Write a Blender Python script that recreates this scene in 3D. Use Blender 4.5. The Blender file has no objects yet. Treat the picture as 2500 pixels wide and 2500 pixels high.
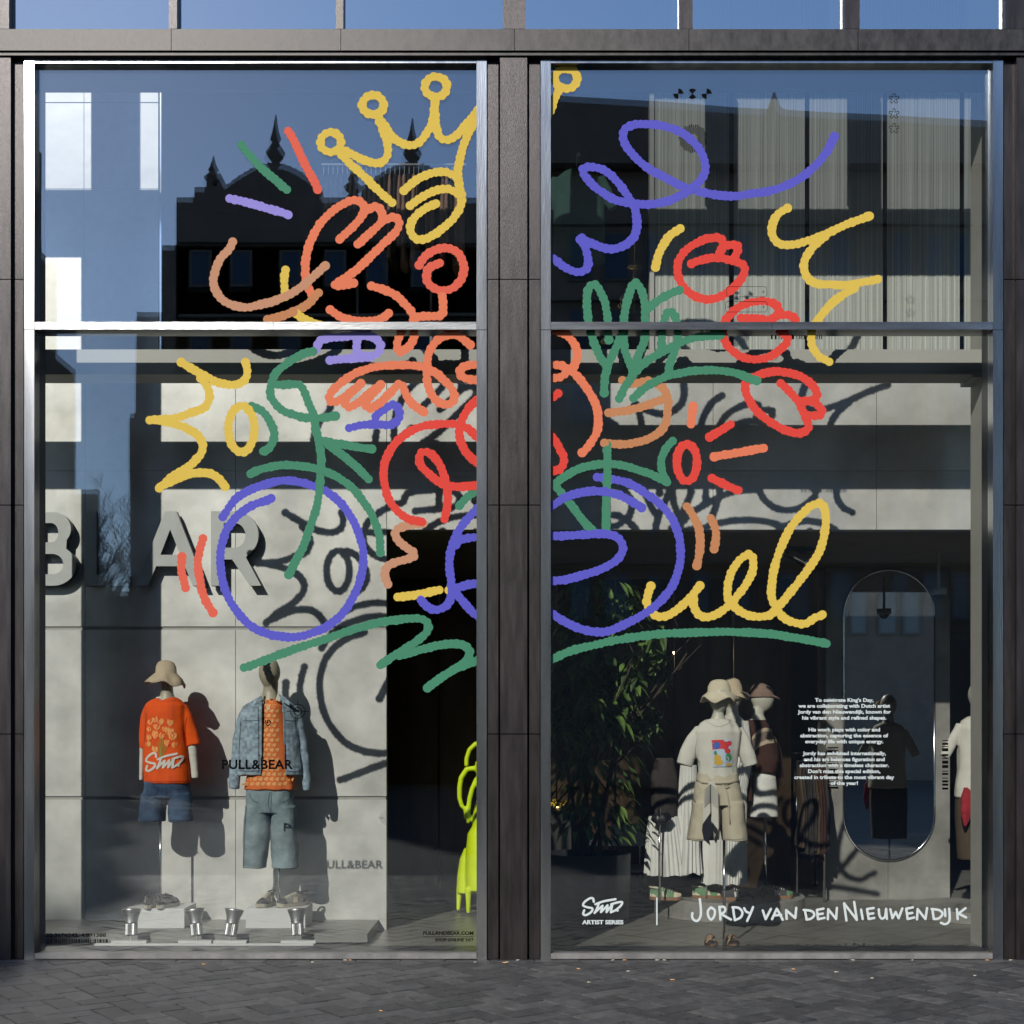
import bpy, bmesh, math, random
from mathutils import Vector, Matrix, noise
from mathutils.bvhtree import BVHTree
random.seed(7)
SC = bpy.context.scene
COL = SC.collection
# ------------------------------------------------------------------ camera, sky, sun, exposure
DIST, EYE, PPM, CX, CY = 9.0, 1.5, 340.0, 1250.0, 1830.0
cd = bpy.data.cameras.new("camera"); cam = bpy.data.objects.new("camera", cd); COL.objects.link(cam)
cam.location = (0, -DIST, EYE); cam.rotation_euler = (math.pi/2, 0, 0)
cd.sensor_width = 36; cd.lens = 36*PPM*DIST/2500; cd.shift_y = (CY-1250)/2500
cd.clip_start = .1; cd.clip_end = 500
SC.camera = cam
SUN = Vector((.40, 1.0, -.65)).normalized()
sd = bpy.data.lights.new("sun", 'SUN'); sd.energy = 3.5; sd.angle = math.radians(.53); sd.color = (1, .96, .89)
so = bpy.data.objects.new("sun", sd); COL.objects.link(so)
so.rotation_euler = SUN.to_track_quat('-Z', 'Y').to_euler()
w = bpy.data.worlds.new("World"); SC.world = w; w.use_nodes = True
nt = w.node_tree; bgn = nt.nodes["Background"]; bgn.inputs[1].default_value = .15
sk = nt.nodes.new("ShaderNodeTexSky"); sk.sky_type = 'NISHITA'; sk.sun_disc = False
sk.sun_elevation = math.asin(-SUN.z); sk.sun_rotation = math.atan2(-SUN.x, -SUN.y)
sk.air_density = 1.0; sk.dust_density = .12; sk.ozone_density = 4.6
nt.links.new(sk.outputs[0], bgn.inputs[0])
SC.view_settings.view_transform = 'Standard'; SC.view_settings.look = 'None'
SC.view_settings.exposure = .5; SC.view_settings.gamma = 1
try:
    SC.cycles.use_denoising = True; SC.cycles.denoiser = 'OPENIMAGEDENOISE'
    SC.cycles.max_bounces = 8; SC.cycles.transparent_max_bounces = 24; SC.cycles.sample_clamp_indirect = 4
    SC.cycles.caustics_reflective = False; SC.cycles.caustics_refractive = False
    SC.cycles.use_adaptive_sampling = True; SC.cycles.adaptive_threshold = .02
except Exception: pass

# ------------------------------------------------------------------ helpers
def P(x, y, d=0.0):
    s = (1+d/DIST)/PPM
    return Vector(((x-CX)*s, d, EYE+(CY-y)*s))
def XW(x, d=0.0): return P(x, CY, d).x
def ZW(y, d=0.0): return P(CX, y, d).z
def tag(o, label=None, cat=None, group=None, kind=None):
    if label: o['label'] = label
    if cat: o['category'] = cat
    if group: o['group'] = group
    if kind: o['kind'] = kind
    return o
def empty(name, loc, label, cat, group=None):
    o = bpy.data.objects.new(name, None); COL.objects.link(o); o.location = loc; o.empty_display_size = .1
    return tag(o, label, cat, group)
def link(name, me, parent=None):
    o = bpy.data.objects.new(name, me); COL.objects.link(o)
    if parent is not None:
        o.parent = parent
        base = parent.location.copy() if parent.parent is None else parent.parent.location+parent.location
        o.location = -base
    return o
def mk(name, bm, mats, parent=None, smooth=False, bevel=0):
    """bmesh in world coordinates -> one mesh object whose origin lies at its own base"""
    if bevel:
        bmesh.ops.bevel(bm, geom=[e for e in bm.edges if len(e.link_faces) == 2 and e.calc_face_angle(0) > .6], offset=bevel, segments=2, affect='EDGES', profile=.6, clamp_overlap=True)
    me = bpy.data.meshes.new(name)
    if not isinstance(mats, (list, tuple)): mats = [mats]
    xs = [v.co for v in bm.verts]
    if xs:
        c = Vector(((min(v.x for v in xs)+max(v.x for v in xs))/2, (min(v.y for v in xs)+max(v.y for v in xs))/2, min(v.z for v in xs)))
    else: c = Vector()
    for v in bm.verts: v.co -= c
    bm.normal_update(); bm.to_mesh(me); bm.free()
    for m in mats: me.materials.append(m)
    if smooth:
        for p in me.polygons: p.use_smooth = True
    o = bpy.data.objects.new(name, me); COL.objects.link(o)
    if parent is not None:
        o.parent = parent
        o.location = c-wloc(parent)
    else: o.location = c
    return o
def wloc(o):
    v = o.location.copy()
    while o.parent is not None:
        o = o.parent; v += o.location
    return v
def box(bm, x0, x1, y0, y1, z0, z1, mi=0):
    v = [bm.verts.new(p) for p in ((x0,y0,z0),(x1,y0,z0),(x1,y1,z0),(x0,y1,z0),(x0,y0,z1),(x1,y0,z1),(x1,y1,z1),(x0,y1,z1))]
    for q in ((0,3,2,1),(4,5,6,7),(0,1,5,4),(1,2,6,5),(2,3,7,6),(3,0,4,7)):
        bm.faces.new([v[i] for i in q]).material_index = mi
def nb(): return bmesh.new()
def boxo(name, b, mat, parent=None, bevel=0):
    bm = nb(); box(bm, *b); return mk(name, bm, mat, parent, bevel=bevel)
def loft(bm, rings, n=28, e=2.3, cap=True, mi=0):
    """rings: (centre, rx, ry) horizontal super-ellipses"""
    R = []
    for c, rx, ry in rings:
        r = []
        for i in range(n):
            t = 2*math.pi*i/n; cc, ss = math.cos(t), math.sin(t)
            r.append(bm.verts.new((c.x+rx*math.copysign(abs(cc)**(2/e), cc), c.y+ry*math.copysign(abs(ss)**(2/e), ss), c.z)))
        R.append(r)
    for a, b in zip(R, R[1:]):
        for i in range(n):
            j = (i+1) % n; bm.faces.new((a[i], a[j], b[j], b[i])).material_index = mi
    if cap:
        bm.faces.new(R[0][::-1]).material_index = mi; bm.faces.new(R[-1]).material_index = mi
def tube(bm, pts, rad, n=12, cap=True, mi=0, flat=1.0):
    """pts path, rad list or float; flat scales the radius along world Y"""
    pts = [Vector(p) for p in pts]
    if not isinstance(rad, (list, tuple)): rad = [rad]*len(pts)
    R = []; up = None
    for i, p in enumerate(pts):
        t = (pts[min(i+1, len(pts)-1)]-pts[max(i-1, 0)]).normalized()
        if up is None:
            up = Vector((0,1,0)) if abs(t.y) < .9 else Vector((1,0,0))
        a = t.cross(up).normalized(); b = a.cross(t).normalized(); up = b
        r = []
        for k in range(n):
            u = 2*math.pi*k/n; o = a*math.cos(u)*rad[i]+b*math.sin(u)*rad[i]*flat
            r.append(bm.verts.new(p+o))
        R.append(r)
    for a, b in zip(R, R[1:]):
        for i in range(n):
            j = (i+1) % n; bm.faces.new((a[i], a[j], b[j], b[i])).material_index = mi
    if cap:
        bm.faces.new(R[0][::-1]).material_index = mi; bm.faces.new(R[-1]).material_index = mi
def cm(pts, step, closed=False):
    """catmull-rom through 2D/3D points, resampled at an even step"""
    pts = [Vector(p) for p in pts]
    if len(pts) < 3 and not closed:
        q = [pts[0].lerp(pts[-1], i/20) for i in range(21)]
    else:
        n = len(pts); q = []
        for i in range(n if closed else n-1):
            p1, p2 = pts[i], pts[(i+1) % n]
            p0 = pts[(i-1) % n] if (closed or i > 0) else p1*2-p2
            p3 = pts[(i+2) % n] if (closed or i+2 < n) else p2*2-p1
            for k in range(16):
                t = k/16
                q.append(.5*((2*p1)+(p2-p0)*t+(2*p0-5*p1+4*p2-p3)*t*t+(3*p1-p0-3*p2+p3)*t**3))
        q.append(pts[0] if closed else pts[-1])
    out = [q[0]]; acc = 0
    for a, b in zip(q, q[1:]):
        L = (b-a).length
        if L < 1e-9: continue
        s = step-acc
        while s <= L:
            out.append(a.lerp(b, s/L)); s += step
        acc = L-(s-step)
    if not closed and (out[-1]-q[-1]).length > step*.25: out.append(q[-1])
    return out
def revolve(bm, prof, c, n=32, mi=0, axis=None):
    """prof: (r, h) list; axis a direction"""
    ax = Vector(axis).normalized() if axis is not None else Vector((0,0,1))
    a = ax.orthogonal().normalized(); b = ax.cross(a)
    R = []
    for r, h in prof:
        R.append([bm.verts.new(Vector(c)+ax*h+(a*math.cos(2*math.pi*k/n)+b*math.sin(2*math.pi*k/n))*max(r, 1e-4)) for k in range(n)])
    for p, q in zip(R, R[1:]):
        for i in range(n):
            j = (i+1) % n; bm.faces.new((p[i], p[j], q[j], q[i])).material_index = mi
def cyl(bm, a, b, r, n=16, mi=0): tube(bm, [a, b], r, n, True, mi)

# ------------------------------------------------------------------ materials
def mat(name, c, rough=.6, metal=0.0, var=.12, scale=6.0, bump=0.0, bscale=40.0, stretch=(1,1,1), c2=None, spec=.5, alt=None, rvar=0):
    m = bpy.data.materials.new(name); m.use_nodes = True
    t = m.node_tree; N = t.nodes; L = t.links; b = N["Principled BSDF"]
    b.inputs["Roughness"].default_value = rough; b.inputs["Metallic"].default_value = metal
    b.inputs["Specular IOR Level"].default_value = spec
    co = N.new("ShaderNodeTexCoord"); mp = N.new("ShaderNodeMapping"); mp.inputs["Scale"].default_value = stretch
    L.new(co.outputs["Object"], mp.inputs[0])
    nz = N.new("ShaderNodeTexNoise"); nz.inputs["Scale"].default_value = scale; nz.inputs["Detail"].default_value = 6
    nz.inputs["Roughness"].default_value = .62
    L.new(mp.outputs[0], nz.inputs[0])
    cr = N.new("ShaderNodeValToRGB"); cr.color_ramp.elements[0].position = .32; cr.color_ramp.elements[1].position = .7
    a = [max(0, x*(1-var)) for x in c]; d = [x*(1+var) for x in (c2 or c)]
    cr.color_ramp.elements[0].color = (*a, 1); cr.color_ramp.elements[1].color = (*d, 1)
    L.new(nz.outputs[0], cr.inputs[0]); L.new(cr.outputs[0], b.inputs["Base Color"])
    if rvar:
        mr = N.new("ShaderNodeMapRange"); mr.inputs[3].default_value = rough-rvar; mr.inputs[4].default_value = rough+rvar
        L.new(nz.outputs[0], mr.inputs[0]); L.new(mr.outputs[0], b.inputs["Roughness"])
    if bump:
        n2 = N.new("ShaderNodeTexNoise"); n2.inputs["Scale"].default_value = bscale; n2.inputs["Detail"].default_value = 4
        L.new(mp.outputs[0], n2.inputs[0])
        bp = N.new("ShaderNodeBump"); bp.inputs["Strength"].default_value = bump; bp.inputs["Distance"].default_value = .01
        L.new(n2.outputs[0], bp.inputs["Height"]); L.new(bp.outputs[0], b.inputs["Normal"])
    return m
def emis(name, c, s):
    m = bpy.data.materials.new(name); m.use_nodes = True
    b = m.node_tree.nodes["Principled BSDF"]; b.inputs["Base Color"].default_value = (*c, 1)
    b.inputs["Emission Color"].default_value = (*c, 1); b.inputs["Emission Strength"].default_value = s
    return m
def glassmat(name, base, tint):
    m = bpy.data.materials.new(name); m.use_nodes = True
    t = m.node_tree; N = t.nodes; L = t.links; N.remove(N["Principled BSDF"]); out = N["Material Output"]
    tr = N.new("ShaderNodeBsdfTransparent"); tr.inputs[0].default_value = (*tint, 1)
    gl = N.new("ShaderNodeBsdfGlossy"); gl.inputs["Roughness"].default_value = 0.0; gl.inputs[0].default_value = (.93, .97, 1, 1)
    fr = N.new("ShaderNodeFresnel"); fr.inputs[0].default_value = 1.52
    ad = N.new("ShaderNodeMath"); ad.operation = 'ADD'; ad.inputs[1].default_value = base; ad.use_clamp = True
    L.new(fr.outputs[0], ad.inputs[0])
    # slight waviness of float glass
    co = N.new("ShaderNodeTexCoord"); nz = N.new("ShaderNodeTexNoise"); nz.inputs["Scale"].default_value = .8; nz.inputs["Detail"].default_value = 1
    bp = N.new("ShaderNodeBump"); bp.inputs["Strength"].default_value = .03; bp.inputs["Distance"].default_value = .02
    L.new(co.outputs["Object"], nz.inputs[0]); L.new(nz.outputs[0], bp.inputs["Height"]); L.new(bp.outputs[0], gl.inputs["Normal"])
    mx = N.new("ShaderNodeMixShader"); L.new(ad.outputs[0], mx.inputs[0]); L.new(tr.outputs[0], mx.inputs[1]); L.new(gl.outputs[0], mx.inputs[2])
    L.new(mx.outputs[0], out.inputs[0]); return m
M = {}
M['glass_top'] = glassmat('shop_glass_upper', .125, (.97, .98, .965))
M['glass'] = glassmat("shop_glass", .045, (.97, .98, .965))
M['glass_in'] = glassmat('inner_glass', .015, (.99, .99, .985))
M['glass_up'] = glassmat("upper_glass", .34, (.5, .52, .55))
M['steel'] = mat("brushed_steel", (.36, .36, .36), .22, 1.0, .2, 4, .05, 60, (2, 1, .15), rvar=.05)
M['steel_h'] = mat("brushed_steel_rail", (.32, .32, .32), .25, 1.0, .16, 3, .06, 60, (.3, 1, 3), rvar=.08)
M['bronze'] = mat("weathered_bronze", (.018, .014, .014), .36, .45, .3, 9, .15, 140, (2.6, 1, .3), c2=(.026, .021, .021), rvar=.08)
M['bronze_h'] = mat("weathered_bronze_band", (.026, .023, .022), .42, .5, .3, 9, .15, 140, (2.0, 1, 1.2), c2=(.036, .032, .03), rvar=.1)
M['black'] = mat("black_gap", (.006, .006, .007), .7, 0, .1)
M['reveal'] = mat("dark_anodised", (.022, .024, .028), .4, .3, .15, 4)
M['concrete'] = mat("pale_concrete_panel", (.52, .52, .495), .38, .25, .13, 1.8, .16, 5, c2=(.63, .63, .60), spec=.5, rvar=.10)
M['beam'] = mat("beam_paint", (.45, .45, .415), .55, 0, .05, 2)
M['pier'] = mat("pale_pier_concrete", (.42, .42, .39), .6, 0, .08, 3, .05, 30)
M['joint_grey'] = mat('panel_joint', (.34, .335, .31), .7, 0, .1)
M['fin'] = mat('mullion_fin_paint', (.16, .163, .157), .6, 0, .08)
M['grey_wall'] = mat("grey_cement_board", (.19, .187, .17), .55, 0, .25, 2.2, .1, 20, c2=(.25, .245, .225))
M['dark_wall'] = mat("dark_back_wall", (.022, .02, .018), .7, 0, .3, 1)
M['ceiling'] = mat("brown_ceiling", (.22, .19, .15), .8, 0, .12, 2)
M['int_floor'] = mat("grey_tile_floor", (.17, .165, .15), .38, 0, .16, 2.5, .05, 40, (1, .5, 1), rvar=.08)
M['paver'] = mat("basalt_paver", (.044, .041, .038), .62, 0, .35, 14, .5, 120, c2=(.062, .057, .053), rvar=.1)
M['paver2'] = mat("basalt_paver_dark", (.028, .026, .024), .6, 0, .35, 14, .5, 120, c2=(.042, .038, .035), rvar=.1)
M['paver3'] = mat("basalt_paver_warm", (.060, .055, .049), .64, 0, .35, 14, .5, 120, c2=(.078, .072, .065), rvar=.1)
M['joint'] = mat("sand_joint", (.008, .007, .006), .95, 0, .4, 30)
M['sill'] = mat("stone_sill", (.15, .14, .13), .6, 0, .3, 8, .2, 60)
for n, c in dict(yellow=(.56, .385, .065), red=(.58, .05, .035), salmon=(.60, .155, .075), coral=(.58, .10, .06), green=(.05, .185, .105), purple=(.085, .08, .40), lilac=(.24, .2, .5), brown=(.42, .175, .075), tan=(.43, .21, .12), orange2=(.58, .22, .12)).items():
    M[n] = mat("vinyl_"+n, [x*.88 for x in c], .75, 0, .03, 3, spec=.08)
M['white_vinyl'] = mat("vinyl_white", (.47, .50, .48), .5, 0, .02)
M['black_vinyl'] = mat("vinyl_black", (.003, .003, .003), .9, 0, .02, spec=.05)
M['spot_metal'] = mat('satin_aluminium', (.38, .38, .38), .38, 1, .1, 8)
M['chrome'] = mat("chrome", (.7, .7, .7), .12, 1, .03)
M['white_box'] = mat("white_plinth", (.52, .53, .53), .5, 0, .03)
M['platform'] = mat("platform_laminate", (.17, .17, .16), .5, 0, .14, 3, .04, 30, (.4, 3, 3))
M['skin'] = mat("mannequin_shell", (.33, .30, .22), .45, 0, .06, 2)
M['skin_pale'] = mat("pale_mannequin_shell", (.46, .45, .38), .45, 0, .06, 2)
M['orange'] = mat("orange_cotton", (.70, .085, .008), .85, 0, .06, 12, .1, 300, spec=.2)
M['denim'] = mat("dark_denim", (.035, .06, .115), .9, 0, .35, 5, .2, 400, c2=(.055, .09, .15), spec=.2)
M['denim_l'] = mat("light_denim", (.16, .215, .24), .9, 0, .3, 6, .2, 400, c2=(.20, .26, .28), spec=.2)
M['cotton'] = mat("white_cotton", (.56, .55, .49), .9, 0, .05, 8, .06, 300, spec=.2)
M['gauze'] = mat("white_gauze", (.60, .60, .57), .9, 0, .06, 8, spec=.2)
M['beige'] = mat("beige_canvas", (.46, .42, .32), .9, 0, .08, 9, .1, 300, spec=.2)
M['straw'] = mat("natural_canvas_hat", (.45, .37, .26), .95, 0, .1, 14, .15, 300, spec=.2)
M['cream_hat'] = mat("cream_terry_hat", (.56, .51, .38), .95, 0, .08, 20, .25, 400, spec=.2)
M['brown_knit'] = mat("brown_knit", (.055, .026, .02), .95, 0, .2, 20, .3, 200, spec=.2)
M['taupe'] = mat("taupe_cap", (.22, .15, .12), .9, 0, .1, 20, .1, 300, spec=.2)
M['khaki'] = mat("brown_trouser", (.075, .055, .035), .9, 0, .15, 10, spec=.2)
M['lime'] = mat("lime_lacquer", (.60, .76, .002), .5, 0, .05, 6, .3, 120)
M['letter'] = mat("brushed_letter_face", (.43, .45, .44), .5, 0, .1, 4)
M['leaf'] = mat("leaf", (.075, .13, .03), .42, 0, .35, 9, c2=(.12, .20, .045))
M['leaf2'] = mat("leaf_dark", (.05, .09, .028), .4, 0, .3, 9)
M['bark'] = mat("bark", (.06, .045, .03), .9, 0, .3, 20)
M['pot'] = mat("dark_planter", (.022, .026, .028), .5, 0, .15, 5)
M['sole'] = mat("pale_rubber", (.36, .33, .26), .7, 0, .1)
M['gum'] = mat("gum_rubber", (.22, .12, .06), .7, 0, .1)
M['shoe_grey'] = mat("grey_mesh", (.20, .19, .17), .8, 0, .2, 30)
M['shoe_dark'] = mat("dark_suede", (.03, .03, .035), .8, 0, .2, 30)
M['shoe_green'] = mat("green_suede", (.10, .20, .10), .8, 0, .15, 30)
M['lace'] = mat("cream_lace", (.5, .46, .33), .8, 0, .1)
M['panel_l'] = mat("ribbed_panel", (.44, .46, .42), .55, 0, .38, 4, .05, 30, (22, 1, .08), c2=(.5, .52, .48))  # random vertical stripes in the colour stand in for shading between the shallow ribs
M['bandana'] = mat("red_bandana", (.28, .012, .02), .85, 0, .2, 40)
M['peach'] = mat("peach_fabric", (.45, .28, .2), .9, 0, .15, 8)
M['dark_cloth'] = mat("dark_fabric", (.03, .024, .022), .9, 0, .3, 8)
M['teal'] = mat("teal_fabric", (.06, .14, .11), .9, 0, .12, 8)
M['gold'] = mat("brass", (.75, .5, .2), .25, 1, .05)
M['opp1'] = mat("brown_brick_facade", (.13, .11, .10), .85, 0, .2, 1.5)
M['opp2'] = mat("grey_stone_facade", (.10, .1, .095), .85, 0, .2, 1.5)
M['opp_glass'] = mat("street_window_glass", (.03, .045, .07), .15, .5, .05)
M['tan_suede'] = mat("tan_suede", (.30, .2, .12), .85, 0, .15, 20)
M['asphalt'] = mat("street_asphalt", (.035, .035, .035), .9, 0, .2, 3, .3, 50)
M['mirror'] = mat("mirror_glass", (.62, .62, .60), .015, 1, .01)
M['ply'] = mat("folded_linen", (.6, .6, .55), .9, 0, .06)
M['litter'] = mat("cigarette_paper", (.45, .4, .3), .8, 0, .2)
M['litter2'] = mat("cigarette_filter", (.55, .28, .1), .8, 0, .2)
# ------------------------------------------------------------------ ground
def quad(name, x0, x1, y0, y1, z, m, kind='structure'):
    bm = nb(); v = [bm.verts.new(p) for p in ((x0,y0,z),(x1,y0,z),(x1,y1,z),(x0,y1,z))]; bm.faces.new(v)
    return tag(mk(name, bm, m), kind=kind)
quad('street', -200, 200, -250, -6.0, -.03, M['asphalt'])
def pavement():
    bm = nb(); LN, WD, gap = .30, .15, .009
    a0 = math.radians(37)
    ca, sa = math.cos(a0), math.sin(a0)
    def rot(x, y): return (x*ca-y*sa, x*sa+y*ca-2.0)
    X0, X1, Y0, Y1 = -6.2, 6.2, -6.0, -.135
    rng = random.Random(3)
    def clip(poly, f):
        out = []
        for i in range(len(poly)):
            a, b = poly[i], poly[(i+1) % len(poly)]; fa, fb = f(a), f(b)
            if fa >= 0: out.append(a)
            if fa*fb < 0:
                t = fa/(fa-fb); out.append((a[0]+(b[0]-a[0])*t, a[1]+(b[1]-a[1])*t))
        return out
    n = 64
    for i in range(-n, n):
        for j in range(-n, n):
            # herringbone: unit = one horizontal and one vertical block stepped by WD
            bx, by = i*WD+j*(2*LN)/2*1.0, i*WD-j*LN*1.0
            for hv in (0, 1):
                if hv == 0: r = (bx, by, bx+LN, by+WD)
                else: r = (bx, by+WD, bx+WD, by+WD+LN)
                g = gap/2+rng.random()*.0012
                q = [rot(r[0]+g, r[1]+g), rot(r[2]-g, r[1]+g), rot(r[2]-g, r[3]-g), rot(r[0]+g, r[3]-g)]
                cx = sum(p[0] for p in q)/4; cy = sum(p[1] for p in q)/4
                if cx < X0-.3 or cx > X1+.3 or cy < Y0-.3 or cy > Y1+.3: continue
                for f in (lambda p: p[0]-X0, lambda p: X1-p[0], lambda p: p[1]-Y0, lambda p: Y1-p[1]):
                    q = clip(q, f)
                    if len(q) < 3: break
                if len(q) < 3: continue
                z = rng.uniform(-.003, .002); tx = rng.uniform(-.008, .008); ty = rng.uniform(-.008, .008); mi = rng.choice((1, 1, 2, 2, 3))
                cx = sum(p[0] for p in q)/len(q); cy = sum(p[1] for p in q)/len(q)
                top = []; low = []
                for p in q:
                    zz = z+(p[0]-cx)*tx+(p[1]-cy)*ty
                    ix, iy = cx+(p[0]-cx)*.975, cy+(p[1]-cy)*.975
                    top.append(bm.verts.new((ix, iy, zz))); low.append(bm.verts.new((p[0], p[1], zz-.012)))
                bm.faces.new(top).material_index = mi
                for k in range(len(q)):
                    l = (k+1) % len(q); bm.faces.new((low[k], low[l], top[l], top[k])).material_index = mi
    # soldier course along the shop front
    x = X0
    while x < X1:
        L = .318
        box(bm, x+.003, x+L-.003, -.131, -.052, -.02, rng.uniform(-.001, .002), rng.choice((1, 3)))
        x += L
    v = [bm.verts.new(p) for p in ((-30,-6,-.012),(30,-6,-.012),(30,.3,-.012),(-30,.3,-.012))]
    bm.faces.new(v).material_index = 0
    return tag(mk('pavement', bm, [M['joint'], M['paver'], M['paver2'], M['paver3']]), kind='structure')
pavement()
FZ = .022   # shop floor level
def int_floor():
    bm = nb()
    box(bm, -9, 9, .30, 11, -.05, FZ)
    rng = random.Random(5)
    a0 = math.radians(45)
    return tag(mk('shop_floor', bm, M['int_floor']), kind='structure')
int_floor()
# thin floor joints laid as strips
bm = nb()
for k in range(-12, 14):
    for s in (1, -1):
        x0 = k*1.2+.35; p = Vector((x0, .34)); q = Vector((x0+s*7, 7.34))
        n = Vector((q.y-p.y, -(q.x-p.x))).normalized()*.0022
        v = [bm.verts.new((a.x, a.y, FZ+.0015+(0.0012 if s > 0 else 0))) for a in (p-n, p+n, q+n, q-n)]; bm.faces.new(v)
tag(mk('floor_joint_lines', bm, M['black']), kind='structure')
tag(boxo('ceiling', (-9, 9, 1.40, 11, 3.31, 3.40), M['ceiling']), kind='structure')
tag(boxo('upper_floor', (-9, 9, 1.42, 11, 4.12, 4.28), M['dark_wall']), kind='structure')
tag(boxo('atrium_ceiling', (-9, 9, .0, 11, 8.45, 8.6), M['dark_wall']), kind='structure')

# ------------------------------------------------------------------ the facade
FAC = empty('shop_building', (0, 0, 0), 'dark bronze clad shop building with steel framed display windows in two tall bays', 'building')
PIL = [-7+1261*k for k in (-1, 0, 1, 2, 3)]
zt = ZW(135); zb = 0.0
JY = [682, 1233, 1792]
for i, c in enumerate(PIL):
    bm = nb(); ys = [136]+JY+[2346]
    for a, b in zip(ys, ys[1:]):
        box(bm, XW(c-33, -.07), XW(c+33, -.07), -.07, .10, ZW(b-1.2, -.07) if b != 2346 else 0, ZW(a+1.2, -.07))
    mk('pilaster', bm, M['bronze'], FAC, bevel=.003)
    for s in (-1, 1):
        bm = nb(); x0, x1 = sorted((c+s*37.5, c+s*64))
        y2 = [149]+JY+[2346]
        for a, b in zip(y2, y2[1:]):
            box(bm, XW(x0, -.03), XW(x1, -.03), -.03, .10, ZW(b-1.2, -.03) if b != 2346 else 0, ZW(a+1.2, -.03))
        mk('side_panel', bm, M['bronze'], FAC, bevel=.003)
    # dark core behind, deep reveal
    bm = nb(); box(bm, XW(c-90), XW(c+90), .102, .22, 0, zt); mk('jamb_core', bm, M['reveal'], FAC)
bm = nb(); box(bm, XW(PIL[0]-70), XW(PIL[-1]+70), .0, .40, ZW(155), ZW(72)); mk('spandrel_core', bm, M['reveal'], FAC)
bm = nb(); x = PIL[0]-33
edges = [-1700, -850, 418, 832, 1256, 1682, 2095, 2540, 4000]
for a, b in zip(edges, edges[1:]):
    box(bm, XW(a+.7, -.10), XW(b-.7, -.10), -.10, -.002, ZW(123, -.10), ZW(71, -.10))
mk('spandrel_band', bm, M['bronze_h'], FAC, bevel=.003)
bm = nb(); box(bm, XW(-1700), XW(4000), -.085, -.003, ZW(135, -.085), ZW(127.5, -.085)); mk('lower_ledge', bm, M['bronze_h'], FAC, bevel=.002)
bm = nb(); box(bm, XW(-1700), XW(4000), -.05, -.004, ZW(126.5, -.05), ZW(124, -.05)); mk('shadow_gap', bm, M['black'], FAC)
# a closed upper storey above the row of upper windows and closed outer ends
bm = nb(); box(bm, XW(-1700), XW(4000), -.08, .40, ZW(-345), ZW(-345)+3.0); mk('upper_cladding', bm, M['bronze_h'], FAC)
for s in (-1, 1):
    bm = nb(); x0, x1 = sorted((XW(1254+s*2700), XW(1254+s*2560))); box(bm, x0, x1, -.09, 11, 0, ZW(-345)); mk('end_wall', bm, M['bronze'], FAC)
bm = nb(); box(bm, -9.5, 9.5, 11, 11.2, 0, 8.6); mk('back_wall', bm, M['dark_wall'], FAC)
# shop windows: frame mesh > transom, sill, pane, drawing, lettering
WIN = []
for k in range(4):
    a, b = PIL[k]+66, PIL[k+1]-66        # frame outer edges
    d = -.05
    bm = nb()
    for x0, x1 in ((a, a+24.5), (b-24.5, b)):
        for y0, y1 in ((136, 804.5), (806, 2345)):
            box(bm, XW(x0, d), XW(x1, d), d, .05, max(0, ZW(y1, d)), ZW(y0, d))
    box(bm, XW(a+25, d), XW(b-25, d), d+.002, .05, ZW(153.5, d), ZW(137, d))
    fr = mk('shop_window', bm, M['steel'], FAC, bevel=.002)
    gx0, gx1 = a+25, b-25
    bm = nb(); mid = gx0+(gx1-gx0)*(.54 if k != 2 else .5)
    for x0, x1 in ((gx0, mid), (mid+.8, gx1)): box(bm, XW(x0, d), XW(x1, d), d+.003, .10, ZW(804, d), ZW(785.5, d))
    mk('transom', bm, M['steel_h'], fr, bevel=.002)
    bm = nb(); box(bm, XW(gx0, d), XW(gx1, d), d+.003, .05, ZW(2341, d), ZW(2328, d)); mk('bottom_rail', bm, M['sill'], fr, bevel=.003)
    # inner reveal, dark
    bm = nb()
    box(bm, XW(gx0)-.03, XW(gx0)-.002, .052, .22, 0, zt-.05); box(bm, XW(gx1)+.002, XW(gx1)+.03, .052, .22, 0, zt-.05)
    box(bm, XW(gx0)-.002, XW(gx1)+.002, .052, .30, .0, ZW(2322, .05))
    mk('inner_reveal', bm, M['reveal'], fr)
    for y0, y1 in ((150, 795), (795, 2335)):
        bm = nb(); v = [bm.verts.new(p) for p in (P(gx0-4, y1), P(gx1+4, y1), P(gx1+4, y0), P(gx0-4, y0))]; bm.faces.new(v); mk('pane', bm, M['glass_top' if y0 == 150 else 'glass'], fr)
        bm = nb(); v = [bm.verts.new(p+Vector((0, .016+.0021*(p.z-ZW(y1))+.0011*(p.x-XW(gx0)), 0))) for p in (P(gx0-4, y1), P(gx1+4, y1), P(gx1+4, y0), P(gx0-4, y0))]; bm.faces.new(v); mk('inner_pane', bm, M['glass_in'], fr)
    WIN.append(fr)
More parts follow.
